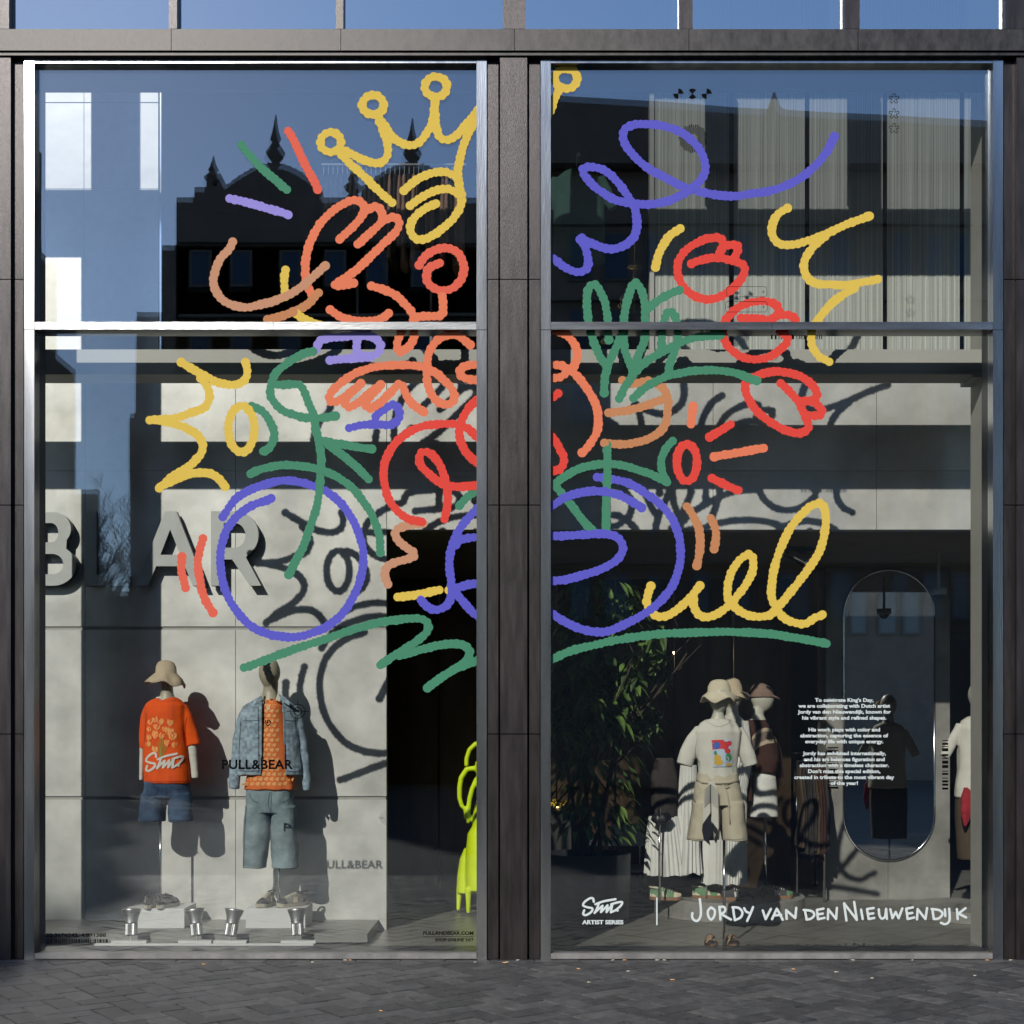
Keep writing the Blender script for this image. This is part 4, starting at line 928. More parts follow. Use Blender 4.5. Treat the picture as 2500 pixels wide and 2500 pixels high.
o = mk('inner_collar', bm, M['cotton'], T); solid(o, .008)
bm = nb(); B.loft(bm, row1([(1270, 1170, 1600, .115), (1400, 1160, 1610, .12), (1560, 1150, 1630, .12)]))
B.loft(bm, row1([(1500, 1150, 1400, .115), (1750, 1145, 1385, .11), (1950, 1140, 1365, .11), (2080, 1133, 1352, .11)])); B.loft(bm, row1([(1500, 1410, 1635, .115), (1750, 1405, 1645, .11), (1950, 1400, 1650, .11), (2080, 1404, 1652, .11)]))
b = fuse(bm, .007, 1, .011, (8, 8, 4.5), 14); js = mk('jeans_shorts', b, M['denim_l'], T, True)
seams(js, B, [R1(l) for l in ([(1400, 1370), (1398, 1480), (1395, 1550)], [(1385, 1370), (1370, 1480), (1394, 1540)], [(1190, 1380), (1220, 1440), (1280, 1470)], [(1600, 1380), (1560, 1440), (1500, 1465)], [(1165, 1500), (1150, 1700), (1142, 1900), (1138, 2060)])], 'stitch_d', .45)
seams(js, B, [R1(l) for l in ([(1142, 2068), (1240, 2078), (1345, 2070)], [(1412, 2072), (1530, 2082), (1645, 2070)])], 'stitch_l', 1.0, name='frayed_hem')
stand(T, B, 681, 2080, 2210, .011)

# ---- mannequin C: white tee and beige shorts, nearest the glass on the right
Cc = Man(.36)
T = empty('mannequin', (Cc.p(1768, 2318).x, Cc.d, FZ), 'mannequin nearest the right window, cream frayed hat, art print tee and beige shorts', 'mannequin')
bm = nb(); head(bm, Cc, 1550+795/ZM, 1600+400/ZM, .080, .095, .118, -1, 0, .66)
Cc.loft(bm, row2([(450, 748, 838, .048), (540, 738, 836, .045), (600, 715, 850, .052), (650, 650, 905, .08), (690, 600, 950, .09)]))
b = fuse(bm, .007, 4); mk('body', b, M['skin_pale'], T, True)
bm = nb(); hat(bm, Cc, 1550+795/ZM, 1600+228/ZM, 1600+345/ZM, 1600+430/ZM, 50, 56, 92, 0, .012, 4.0); o = mk('hat', bm, M['cream_hat'], T, True); solid(o)
bm = nb(); Cc.loft(bm, row2([(600, 660, 900, .075), (640, 610, 950, .10), (720, 560, 1010, .115), (900, 580, 985, .115), (1050, 600, 960, .11), (1180, 600, 960, .11)]))
Cc.tube(bm, tb2([(620, 690, 60), (560, 790, 72), (500, 930, 78), (465, 1035, 78)]), .75); Cc.tube(bm, tb2([(955, 700, 62), (1010, 810, 72), (1060, 930, 78), (1095, 1040, 74)]), .75)
b = fuse(bm, .007, 2, .011, (8, 8, 3), 22, .004, 34); tee = mk('t_shirt', b, M['cotton'], T, True)
bm = nb(); Cc.loft(bm, row2([(1110, 590, 975, .105), (1180, 585, 985, .115), (1300, 560, 1005, .125), (1420, 545, 1020, .13)]))
Cc.loft(bm, row2([(1380, 540, 800, .125), (1560, 515, 800, .125), (1740, 490, 795, .125)])); Cc.loft(bm, row2([(1380, 795, 1025, .125), (1560, 810, 1040, .125), (1745, 820, 1055, .125)]))
b = fuse(bm, .007, 1, .010, (8, 8, 4.5), 31); shc = mk('shorts', b, M['beige'], T, True)
seams(shc, Cc, [R2(l) for l in ([(808, 1300), (806, 1400), (800, 1520)], [(590, 1230), (620, 1290), (575, 1350)], [(930, 1225), (985, 1280), (1000, 1330)], [(500, 1722), (640, 1735), (770, 1728)], [(830, 1728), (950, 1735), (1050, 1722)], [(560, 1300), (530, 1500), (505, 1700)])], 'seam_w', .5)
seams(tee, Cc, [R2(l) for l in ([(668, 612), (700, 640), (790, 672), (880, 640), (900, 610)], [(590, 780), (570, 900), (580, 1010)], [(1000, 770), (985, 900), (975, 1010)])], 'seam_w', .5)
fc_ = project_fn(bvh_of(shc), Cc.d, off=.008); bm = nb(); yoff[0] = 0
tube(bm, [fc_(*p) for p in R2([(700, 1175), (760, 1200), (810, 1215), (850, 1205), (890, 1240), (860, 1255), (830, 1215), (870, 1300), (885, 1400), (890, 1500), (898, 1590)])], .005, 8); mk('drawstring', bm, M['beige'], shc, True)
bm = nb(); tube(bm, [fc_(*p) for p in R2([(585, 1170), (640, 1195), (720, 1205), (800, 1200), (880, 1200), (980, 1185)])], .012, 8); mk('waist_tie', bm, M['beige'], shc, True)
bm = nb()
def sheet(bm, l, M_, dd, mi=0): bm.faces.new([bm.verts.new(M_.p(x, y, dd)) for x, y in l]).material_index = mi
sheet(bm, R2([(700, 1185), (745, 1185), (785, 1290), (790, 1620), (765, 1735), (720, 1560), (722, 1450), (705, 1500), (640, 1620), (650, 1330)]), Cc, -.165, 0)
sheet(bm, R2([(710, 1490), (728, 1690), (700, 1730), (712, 1795), (650, 1740), (632, 1650), (640, 1590)]), Cc, -.168, 1)
sheet(bm, R2([(728, 1570), (780, 1640), (785, 1720), (765, 1778), (748, 1740), (762, 1690), (728, 1640)]), Cc, -.168, 1)
for k in range(7):
    y0 = 1215+k*26
    sheet(bm, R2([(715-k*1, y0), (718, y0+5), (655, y0+66), (655, y0+60)]), Cc, -.1685, 1); sheet(bm, R2([(712, y0), (712, y0+6), (782, y0+72), (782, y0+66)]), Cc, -.1685, 1)
sheet(bm, R2([(708, 1220), (716, 1220), (722, 1520), (714, 1520)]), Cc, -.1687, 1)
sc = mk('scarf', bm, [M['cotton'], mat("black_silk", (.012, .013, .018), .4, 0, .1)], T); solid(sc, .004)
fa = project_fn(bvh_of(tee), Cc.d, off=.007)
M['ar'] = mat("print_red", (.60, .04, .04), .8, 0, .05); M['ab'] = mat("print_blue", (.05, .12, .42), .8, 0, .05); M['ay'] = mat("print_yellow", (.60, .38, .05), .8, 0, .05); M['ag'] = mat("print_green", (.06, .25, .1), .8, 0, .05); M['aw'] = mat("print_sky", (.45, .55, .68), .8, 0, .05)
bm = nb()
patch(bm, R2([(722, 797), (915, 790), (915, 1048), (738, 1052)]), fa, 4, 0, 6)
def blob(cx, cy, rx, ry, mi, o, n=14): patch(bm, R2([(cx+rx*math.cos(2*math.pi*i/n), cy+ry*math.sin(2*math.pi*i/n)) for i in range(n)]), fa, mi, o, 6)
patch(bm, R2([(723, 799), (840, 795), (835, 880), (732, 890)]), fa, 0, .0008, 6)
for i, (x, y, rx, ry, mi) in enumerate([(770, 850, 38, 34, 1), (850, 850, 38, 40, 0), (890, 830, 24, 24, 0), (780, 970, 34, 34, 2), (790, 1010, 44, 28, 2), (885, 960, 28, 40, 3), (870, 980, 18, 26, 4), (875, 900, 28, 24, 0), (760, 920, 14, 20, 3), (885, 1030, 28, 14, 2)]): blob(x, y, rx, ry, mi, .0012+.0003*i)
mk('print', bm, [M['ar'], M['ab'], M['ay'], M['ag'], M['aw']], tee)
stand(T, Cc, 1768, 2040, 2318, .011)

# ---- mannequin D: brown striped knit, taupe cap, turned to the right, on the disc
D = Man(2.2)
T = empty('mannequin', D.p(1870, 2190), 'mannequin turned rightward in taupe cap, striped brown knit and white mini skirt', 'mannequin')
bm = nb(); head(bm, D, 1550+1205/ZM, 1600+405/ZM, .105, .078, .128, 0, 0, .7)
D.tube(bm, tb2([(1270, 440, 30), (1285, 470, 20), (1262, 500, 12)]), .7, 12)
D.loft(bm, row2([(460, 1125, 1225, .05), (560, 1090, 1215, .052), (620, 1060, 1240, .09), (680, 1030, 1290, .12)]))
b = fuse(bm, .008, 3); mk('body', b, M['skin_pale'], T, True)
bm = nb(); D.loft(bm, row2([(262, 1165, 1200, .03), (275, 1120, 1240, .06), (310, 1095, 1275, .083), (350, 1083, 1300, .09), (398, 1082, 1318, .09)])); D.tube(bm, tb2([(1290, 385, 16), (1330, 400, 14), (1366, 416, 7)]), 4.2, 14); b = fuse(bm, .007, 3); mk('cap', b, M['taupe'], T, True)
bm = nb(); D.loft(bm, row2([(610, 1060, 1240, .10), (680, 1030, 1290, .14), (820, 1050, 1340, .16), (1000, 1080, 1360, .16), (1110, 1110, 1330, .14)]))
D.tube(bm, tb2([(1080, 700, 62, -.08), (1060, 900, 62, -.1), (1040, 1100, 58, -.12), (1060, 1280, 52, -.13), (1060, 1385, 46, -.13)]), .9); D.tube(bm, tb2([(1300, 760, 40, .1), (1350, 950, 45, .1), (1370, 1150, 40, .1)]), .9)
b = fuse(bm, .009, 3, .004, (7, 7, 3), 40); kn = mk('knit', b, M['brown_knit'], T, True)
fk = project_fn(bvh_of(kn), D.d); bm = nb()
for l, mi in (([(1110, 760), (1170, 700), (1230, 682), (1290, 690), (1300, 722), (1230, 715), (1175, 735), (1095, 815)], 0), ([(1095, 815), (1175, 735), (1230, 715), (1300, 722), (1332, 785), (1240, 795), (1170, 830), (1110, 900)], 1), ([(1110, 900), (1170, 830), (1240, 795), (1332, 785), (1340, 822), (1250, 832), (1180, 860), (1118, 918)], 0)): patch(bm, R2(l), fk, mi, .002, 6)
mk('stripe', bm, [mat("knit_cream", (.42, .34, .24), .95, 0, .1), mat("knit_taupe", (.16, .12, .10), .95, 0, .2, 30)], kn)
bm = nb(); D.loft(bm, row2([(1070, 1120, 1270, .10), (1150, 1105, 1320, .13), (1300, 1085, 1335, .14), (1520, 1062, 1345, .15)])); b = fuse(bm, .008, 2, .004, (7, 7, 2), 44, .004, 30); mk('skirt', b, M['gauze'], T, True)
stand(T, D, 1550+1230/ZM, 1985, 2192, .013)

# ---- mannequin E: hidden behind C, second hat and long pleated dress
E_ = Man(2.0)
T = empty('mannequin', E_.p(1790, 2190), 'mannequin behind the cream hat one, showing a tan hat edge and white pleated dress', 'mannequin')
bm = nb(); hat(bm, E_, 1788, 1656, 1688, 1704, 40, 48, 84, 0, .0, 7.0); o = mk('hat', bm, M['straw'], T, True); solid(o)
bm = nb(); head(bm, E_, 1788, 1702, .078, .09, .118); E_.loft(bm, [(1700, 1775, 1800, .05), (1745, 1772, 1803, .055), (1765, 1750, 1822, .09)]); b = fuse(bm, .008, 3); mk('body', b, M['skin_pale'], T, True)
bm = nb()
def pleated(bm, M_, rows, n=88, amp=.012, seed=0, sharp=1):
    R = []
    for (y, xl, xr, ry) in rows:
        c = M_.p((xl+xr)/2, y); rx = (xr-xl)/2*M_.k; t = (y-rows[0][0])/(rows[-1][0]-rows[0][0]); r_ = []
        for i in range(n):
            a = 2*math.pi*i/n; q = amp*(.25+t)*(1 if i % 2 else -1)+.012*t*noise.noise(Vector((math.cos(a)*3+seed, math.sin(a)*3, t*1.5)))*2
            zz = .014*t*noise.noise(Vector((math.cos(a)*2+seed, math.sin(a)*2, 5)))*2 if y == rows[-1][0] else 0
            r_.append(bm.verts.new((c.x+(rx+q)*math.cos(a), c.y+(ry+q)*math.sin(a), c.z+zz)))
        R.append(r_)
    for a, b in zip(R, R[1:]):
        for i in range(n): j = (i+1) % n; bm.faces.new((a[i], a[j], b[j], b[i]))
pleated(bm, E_, [(1760, 1745, 1826, .08), (1850, 1722, 1838, .13), (1930, 1725, 1822, .13), (2000, 1719, 1818, .16), (2080, 1717, 1820, .17), (2145, 1715, 1821, .18), (2156, 1714, 1822, .18)], amp=.008, seed=3)
o = mk('dress', bm, M['gauze'], T); solid(o, .003)
stand(T, E_, 1725, 2100, 2192, .008)
# ---- mannequin F: dark top behind the plant, long white skirt on a pole
F_ = Man(1.95)
T = empty('mannequin', F_.p(1612, 2200), 'headless display stand left of the hat mannequin with long white skirt and black belt bag', 'mannequin')
bm = nb(); pleated(bm, F_, [(1992, 1584, 1660, .10), (2040, 1579, 1668, .13), (2100, 1576, 1676, .15), (2136, 1575, 1680, .15)], 60, .006, 9); o = mk('skirt', bm, M['gauze'], T); solid(o, .003)
bm = nb(); F_.tube(bm, [(1592, 1995, 9, -.2), (1605, 2000, 14, -.23), (1622, 1998, 14, -.23), (1636, 1990, 9, -.2)], .5); b = fuse(bm, .008, 2); mk('belt_bag', b, mat("black_leather", (.01, .01, .012), .4, 0, .2), T, True)
stand(T, F_, 1610, 1975, 2203, .010, -.24)
bm = nb(); pleated(bm, F_, [(1868, 1662, 1700, .08), (1960, 1656, 1704, .10), (2060, 1650, 1708, .13), (2130, 1642, 1712, .14)], 40, .008, 12); o = mk('long_dress', bm, M['gauze'], T); solid(o, .003)
bm = nb(); F_.loft(bm, [(1850, 1600, 1645, .07), (1900, 1588, 1655, .10), (1996, 1590, 1655, .11)]); b = fuse(bm, .01, 2, .008, (8, 8, 4), 77); mk('top', b, M['dark_cloth'], T, True)
# ---- mannequin G: far right, half hidden by the pier
G = Man(2.02)
T = empty('mannequin', G.p(2392, 2250), 'mannequin half hidden by the right pier, white tee with red bandana at the waist', 'mannequin')
def RG(l): return [(2000+x/4.6, 1620+y/4.6) for x, y in l]
def rowg(l): return [(1620+y/4.6, 2000+a/4.6, 2000+b/4.6)+tuple(r) for y, a, b, *r in l]
bm = nb(); head(bm, G, 2000+1790/4.6, 1620+360/4.6, .088, .1, .135, -1, 0, .66); G.loft(bm, rowg([(460, 1725, 1850, .056), (560, 1715, 1860, .056), (620, 1690, 1890, .08)])); b = fuse(bm, .008, 3); mk('body', b, M['skin_pale'], T, True)
bm = nb(); G.loft(bm, rowg([(232, 1745, 1835, .06), (260, 1708, 1872, .09), (300, 1690, 1890, .105), (332, 1684, 1896, .11)])); G.tube(bm, [(2389, 1692, 17, -.1), (2389, 1696, 15, -.16)], 1.0); b = fuse(bm, .008, 3); mk('cap', b, M['straw'], T, True)
bm = nb(); G.loft(bm, rowg([(595, 1680, 1900, .08), (640, 1600, 1980, .11), (730, 1560, 2030, .125), (950, 1560, 2020, .125), (1200, 1560, 2020, .13), (1380, 1525, 2050, .14), (1500, 1520, 2050, .14)]))
G.tube(bm, [(2346, 1772, 13), (2330, 1800, 14), (2316, 1830, 14), (2305, 1848, 13)], .8); G.tube(bm, [(2432, 1772, 13), (2448, 1800, 14), (2462, 1830, 14), (2473, 1848, 13)], .8)
b = fuse(bm, .008, 2, .011, (8, 8, 3), 55); gt = mk('t_shirt', b, M['cotton'], T, True)
bm = nb(); G.loft(bm, rowg([(1440, 1535, 2040, .125), (1700, 1530, 2050, .13), (2200, 1560, 2040, .13)]))
b = fuse(bm, .009, 2, .004, (7, 7, 3), 60); b2 = b
mk('shorts', b, M['khaki'], T, True)
bm = nb(); G.loft(bm, [(1922, 2353, 2362, .03, -.15), (1945, 2347, 2378, .03, -.17), (1975, 2345, 2380, .025, -.18), (2000, 2348, 2368, .02, -.18), (2018, 2353, 2358, .01, -.18)]); b = fuse(bm, .006, 2, .006, (20, 20, 14), 3); mk('bandana', b, M['bandana'], T, True)
stand(T, G, 2392, 2080, 2240, .011)
# ------------------------------------------------------------------ platform, plinths, shoes, spotlights
PF = empty('display_platform', (XW(560, .8), .9, FZ), 'long low grey laminate platform under the two left mannequins', 'platform')
xr_ = XW(897, .49)
boxo('deck', (-4.6, xr_, .49, 1.28, .040, .105), M['platform'], PF, .002)
boxo('plinth_base', (-4.6, xr_-.12, .56, 1.2, FZ, .040), M['black'], PF)
tag(boxo('plinth', (XW(305, .79), XW(450, .79), .79, 1.155, .1052, .259), M['white_box'], None, .002), 'white plinth under the orange tee mannequin', 'plinth', 'white plinths on the platform')
tag(boxo('plinth', (XW(600, .79), XW(745, .79), .79, 1.155, .1052, .259), M['white_box'], None, .002), 'white plinth under the denim jacket mannequin', 'plinth', 'white plinths on the platform')
def disc(name, c, r, z0, z1, m, label, cat):
    bm = nb(); revolve(bm, [(0, z0), (r-.004, z0), (r, z0+.004), (r, z1-.004), (r-.004, z1), (0, z1)], (c[0], c[1], 0), 72); o = mk(name, bm, m); 
    return tag(o, label, cat)
disc('round_plinth', (1.958, 2.32), .67, FZ, .19, M['grey_wall'], 'wide round grey plinth behind the handwritten name', 'plinth')
disc('round_plinth', (4.15, 2.1), .6, FZ, .12, M['grey_wall'], 'low round dark plinth at the far right beside the mirror column', 'plinth')
def sneaker(loc, heading, L=.29, ms=('shoe_grey', 'shoe_dark', 'sole', 'lace'), label='', group='', tilt=0):
    """heading: angle of the toe direction in the floor plane"""
    root = empty('sneaker', loc, label, 'shoe', group)
    fx, fy = math.cos(heading), math.sin(heading); sx, sy = -fy, fx
    def W(u, v, z): return Vector(loc)+Vector((fx*u+sx*v, fy*u+sy*v, z))
    # sole outline
    def ol(u): 
        t = u/L; return .034+.012*math.sin(math.pi*min(1, t*1.05))+.006*math.sin(math.pi*(t-.35)) if 0 < t < 1 else .02
    N_ = 18
    def slab(z0, z1, gr, mname, name, drop=0):
        bm = nb(); top = []; bot = []
        loop = [(L*i/N_, 1) for i in range(N_+1)]+[(L*i/N_, -1) for i in range(N_, -1, -1)]
        for u, s in loop:
            e = math.sin(math.pi*min(1, max(0, u/L))) ; wv = (ol(u)+gr)*(min(1, (e*3.2))**.5 if e > 0 else 0)
            lift = .010*max(0, (u/L-.8)/.2)**2
            bot.append(bm.verts.new(W(u-L/2, s*wv*.93, z0+lift))); top.append(bm.verts.new(W(u-L/2, s*wv, z1+lift)))
        n = len(loop)
        for i in range(n):
            j = (i+1) % n
            try: bm.faces.new((bot[i], bot[j], top[j], top[i]))
            except ValueError: pass
        bm.faces.new(top); bm.faces.new(bot[::-1]); bmesh.ops.remove_doubles(bm, verts=bm.verts[:], dist=1e-4)
        mk(name, bm, M[mname], root, False)
    slab(0, .028, .003, ms[2], 'sole')
    bm = nb(); R = []
    for i in range(13):
        t = i/12; u = (t-.5)*L*.96; 
        h = .085-.012*math.sin(math.pi*min(1, t*3)) if t < .34 else .085-.052*((t-.34)/.66)**.9
        if t > .9: h *= 1-.35*(t-.9)/.1
        wd = ol(t*L)*(math.sin(math.pi*min(.97, max(.05, t)))*2.6 if t < .12 or t > .88 else 1); wd = min(wd, ol(t*L))
        r_ = []
        for k in range(16):
            a = math.pi*k/15; cc = math.cos(a); ss = math.sin(a)
            nar = 1-.35*ss*(1 if t < .6 else .5)
            r_.append(bm.verts.new(W(u, wd*cc*nar, .024+h*ss**.8)))
        R.append(r_)
    for a, b in zip(R, R[1:]):
        for i in range(15): bm.faces.new((a[i], a[i+1], b[i+1], b[i]))
    bm.faces.new(R[0]); bm.faces.new(R[-1][::-1])
    up = mk('upper', bm, M[ms[0]], root, True)
    # heel and toe overlays, tongue opening, laces
    bm = nb()
    for (t0, t1, s0) in ((.0, .22, .62), (.78, 1.0, .55)):
        R = []
        for i in range(6):
            t = t0+(t1-t0)*i/5; u = (t-.5)*L*.975; h = (.085-.012*math.sin(math.pi*min(1, t*3)) if t < .34 else .085-.052*((t-.34)/.66)**.9); wd = ol(t*L)*(math.sin(math.pi*min(.97, max(.05, t)))*2.6 if t < .12 or t > .88 else 1); wd = min(wd, ol(t*L))+.0025
            R.append([bm.verts.new(W(u, wd*math.cos(a)*(1-.35*math.sin(a)*(1 if t < .6 else .5)), .024+(h*s0 if t1 < .5 else h*1.02)*math.sin(a)**.8)) for a in [math.pi*k/15 for k in range(16)]])
        for a, b in zip(R, R[1:]):
            for i in range(15): bm.faces.new((a[i], a[i+1], b[i+1], b[i]))
        bm.faces.new(R[0] if t1 < .5 else R[-1])
    mk('overlay', bm, M[ms[1]], root, True)
    bm = nb(); tube(bm, [W(-L*.40+.02+.05*math.cos(a)-.0, .024*math.sin(a), .104-.006*math.cos(a)) for a in [2*math.pi*k/12 for k in range(13)]], .007, 6); mk('collar', bm, M[ms[1]], up, True)
    bm = nb()
    for k in range(5):
        t = .40+k*.075; u = (t-.5)*L*.96; h = .085-.052*((t-.34)/.66)**.9
        tube(bm, [W(u, -.022, .026+h*.86), W(u+.003, 0, .029+h*1.02), W(u, .022, .026+h*.86)], .0035, 6)
    mk('laces', bm, M[ms[3]], root, True)
    bm = nb()
    for s in (-1, 1):
        for k in range(2):
            q = [W((.42+.07*k-.5)*L, s*.0395, .032), W((.50+.07*k-.5)*L, s*.0405, .032), W((.44+.07*k-.5)*L, s*.034, .078), W((.40+.07*k-.5)*L, s*.034, .078)]
            bm.faces.new([bm.verts.new(p+Vector((sx, sy, 0))*s*.006) for p in q])
    o = mk('side_stripe', bm, M[ms[3]], root); solid(o, .003)
    return root
zP = .2595
gA = 'grey trainers on the left white plinth'; gB = 'grey trainers on the right white plinth'
sneaker((A.p(366, 2213).x, .90, zP), math.pi/2+.12, .29, ('shoe_grey', 'shoe_dark', 'sole', 'shoe_dark'), 'left grey trainer seen from the heel on the plinth below the orange tee', gA)
sneaker((A.p(409, 2213).x, .90, zP), math.pi/2-.25, .29, ('shoe_grey', 'shoe_dark', 'sole', 'shoe_dark'), 'right grey trainer seen from the heel on the plinth below the orange tee', gA)
sneaker((B.p(647, 2213).x, .93, zP), -math.pi/2-.2, .29, ('shoe_grey', 'shoe_dark', 'sole', 'lace'), 'left cream laced trainer pointing to the street below the light jeans shorts', gB)
sneaker((B.p(709, 2213).x, .93, zP), -math.pi/2-.75, .29, ('shoe_grey', 'shoe_dark', 'sole', 'lace'), 'right cream laced trainer turned sideways below the light jeans shorts', gB)
gg = ('shoe_green', 'lace', 'gum', 'lace')
sneaker((P(1628, 2195, 1.85).x, 1.93, .1905), -.25, .28, gg, 'green suede trainer at the left edge of the round plinth', 'green trainers on the round plinth')
sneaker((P(1735, 2185, 1.9).x, 2.05, .1905), -.05, .28, gg, 'green suede trainer behind the pole of the front mannequin', 'green trainers on the round plinth')
sneaker((P(1800, 2195, 1.9).x, 1.9, .1905), -.15, .28, ('shoe_dark', 'shoe_dark', 'gum', 'cotton'), 'black trainer with white stripes lying in the middle of the round plinth', 'dark trainers on the round plinth')
sneaker((P(1895, 2190, 2.1).x, 2.05, .1905), -.1, .28, ('shoe_dark', 'shoe_green', 'gum', 'cotton'), 'dark green white laced trainer on the right of the round plinth', 'dark trainers on the round plinth')
# sandals
for i, (x, lb) in enumerate(((1742, 'left tan strap slide at the foot of the front pole'), (1794, 'right tan strap slide at the foot of the front pole'))):
    c = P(x, 2318, .30); root = empty('sandal', (c.x, .42, FZ), lb, 'sandal', 'tan slides by the glass')
    bm = nb(); top = []; bot = []
    for k in range(28):
        a = 2*math.pi*k/28; top.append(bm.verts.new((c.x+.044*math.cos(a)*(1+.1*math.sin(a)), .44+.125*math.sin(a), FZ+.026))); bot.append(bm.verts.new((c.x+.043*math.cos(a), .44+.124*math.sin(a), FZ+.001)))
    bm.faces.new(top); bm.faces.new(bot[::-1])
    for k in range(28): j = (k+1) % 28; bm.faces.new((bot[k], bot[j], top[j], top[k]))
    mk('footbed', bm, M['gum'], root)
    bm = nb()
    for t in range(9):
        pass
    R = []
    for j in range(5):
        y = .345+j*.028; R.append([bm.verts.new((c.x+(.047-.001*j)*math.cos(a), y, FZ+.02+(.045+.006*j)*math.sin(a))) for a in [math.pi*k/12 for k in range(13)]])
    for a, b in zip(R, R[1:]):
        for k in range(12): bm.faces.new((a[k], a[k+1], b[k+1], b[k]))
    o = mk('strap', bm, M['tan_suede'], root, True); solid(o, .004)
# spotlights on a floor track behind the glass
tr = tag(boxo('lighting_track', (XW(232, .33), XW(766, .33), .31, .36, FZ, FZ+.035), M['white_box'], None, .002), 'white floor lighting track right behind the left window glass', 'track')
slab = ['leftmost floor spotlight below the orange tee mannequin', 'second floor spotlight, right beside the left white plinth', 'third floor spotlight between the two white plinths', 'rightmost floor spotlight in front of the denim jacket mannequin']
for i, (xb, xt, yb) in enumerate(((320, 321, 2307), (481, 472, 2307), (562, 567, 2307), (727, 730, 2307))):
    d_ = .34; root = empty('floor_spotlight', P(xb, 2316, d_), slab[i], 'spotlight', 'spotlights on the floor track')
    base = P(xb, 2300, d_); lean = Vector(((-.05, -.16, .12, -.08)[i], .25, 1)).normalized()
    bm = nb(); c = P(xb-(4, 2, 2, -2)[i], 2296, d_); box(bm, c.x-.13, c.x+.13, d_-.02, d_+.03, FZ+.036, FZ+.056); mk('adapter', bm, M['white_box'], root, bevel=.002)
    c0 = Vector((P(xb, 2300, d_).x, d_, FZ+.056))
    bm = nb(); cyl(bm, c0, c0+Vector((0, 0, .05)), .006, 10); box(bm, c0.x-.035, c0.x+.035, d_-.006, d_+.006, c0.z+.045, c0.z+.055); mk('yoke', bm, M['chrome'], root)
    c1 = c0+Vector((0, 0, .035))
    bm = nb(); n_ = 44; ax = lean; a = ax.orthogonal().normalized(); b_ = ax.cross(a); R = []
    for h in (0, .004, .085, .09):
        R.append([bm.verts.new(c1+ax*h+(a*math.cos(2*math.pi*k/n_)+b_*math.sin(2*math.pi*k/n_))*((.046 if h in (.004, .085) else .04) - (.004 if k % 2 else 0))) for k in range(n_)])
    for p, q in zip(R, R[1:]):
        for k in range(n_): j = (k+1) % n_; bm.faces.new((p[k], p[j], q[j], q[k]))
    bm.faces.new(R[0][::-1]); bm.faces.new(R[-1]); mk('housing', bm, M['spot_metal'], root)
    bm = nb(); revolve(bm, [(.046, .09), (.047, .11), (.052, .14), (.066, .18), (.072, .196), (.069, .196), (.050, .15), (.02, .12), (0, .12)], c1, 40, axis=lean); mk('reflector_cone', bm, M['spot_metal'], root, True)
# ------------------------------------------------------------------ lime sculpture
Lm = Man(2.3)
def t3(l): return [(1000+x/3.22, 1750+y/3.22, r/3.22)+tuple(q) for x, y, r, *q in l]
bm = nb()
Lm.tube(bm, t3([(440, 800, 16), (440, 730, 18), (410, 700, 18), (393, 640, 20), (392, 560, 21), (405, 480, 22), (450, 410, 22), (520, 405, 22), (600, 430, 22), (650, 520, 22), (655, 620, 20), (600, 740, 20)]), 1)
Lm.tube(bm, t3([(460, 840, 16), (460, 760, 19), (470, 650, 20), (490, 570, 20), (530, 480, 20)]), 1)
Lm.tube(bm, t3([(448, 390, 20, .1), (448, 330, 20, .1), (470, 260, 20, .1), (520, 212, 22, .1), (580, 215, 22, .1), (640, 270, 22, .1), (650, 360, 20, .1)]), 1)
Lm.loft(bm, [(1750+y/3.22, 1000+a/3.22, 1000+c/3.22, r, dd) for y, a, c, r, dd in ((350, 515, 600, .08, 0), (420, 520, 620, .10, 0), (600, 545, 640, .11, 0), (740, 500, 640, .12, 0), (860, 490, 640, .12, 0), (920, 455, 660, .14, 0), (1050, 442, 680, .16, 0), (1250, 440, 690, .17, 0), (1360, 445, 690, .17, 0))])
Lm.loft(bm, [(1750+y/3.22, 1000+a/3.22, 1000+c/3.22, r, dd) for y, a, c, r, dd in ((1030, 430, 480, .05, .12), (1120, 392, 520, .10, .12), (1250, 372, 540, .12, .12), (1380, 366, 560, .13, .12))])
Lm.tube(bm, t3([(395, 1340, 30, .1), (388, 1430, 22, .08), (382, 1524, 16, .06)]), 1); Lm.tube(bm, t3([(462, 1340, 30, -.1), (462, 1440, 22, -.1), (462, 1544, 16, -.1)]), 1)
Lm.tube(bm, t3([(640, 1340, 30, -.1), (650, 1440, 22, -.1), (655, 1544, 16, -.1)]), 1); Lm.tube(bm, t3([(600, 1340, 30, .12), (610, 1430, 22, .12), (615, 1524, 16, .12)]), 1)
b = fuse(bm, .010, 5); o = mk('lime_sculpture', b, M['lime'], None, True); tag(o, 'lime yellow animal like sculpture with looping arms half hidden behind the bronze pilaster', 'sculpture')
# dark metal wall sheets behind the sculpture
bm = nb(); 
for i in range(7):
    x0 = XW(930, 4.2)+i*.62; box(bm, x0, x0+.60, 4.2+(.05 if i % 2 else 0), 4.26+(.05 if i % 2 else 0), FZ, 3.3)
tag(mk('metal_clad_wall', bm, mat("bronze_sheet", (.09, .06, .035), .35, .7, .3, 2, stretch=(3, 1, .4))), 'dark bronze sheet wall deep inside behind the lime sculpture', 'wall')
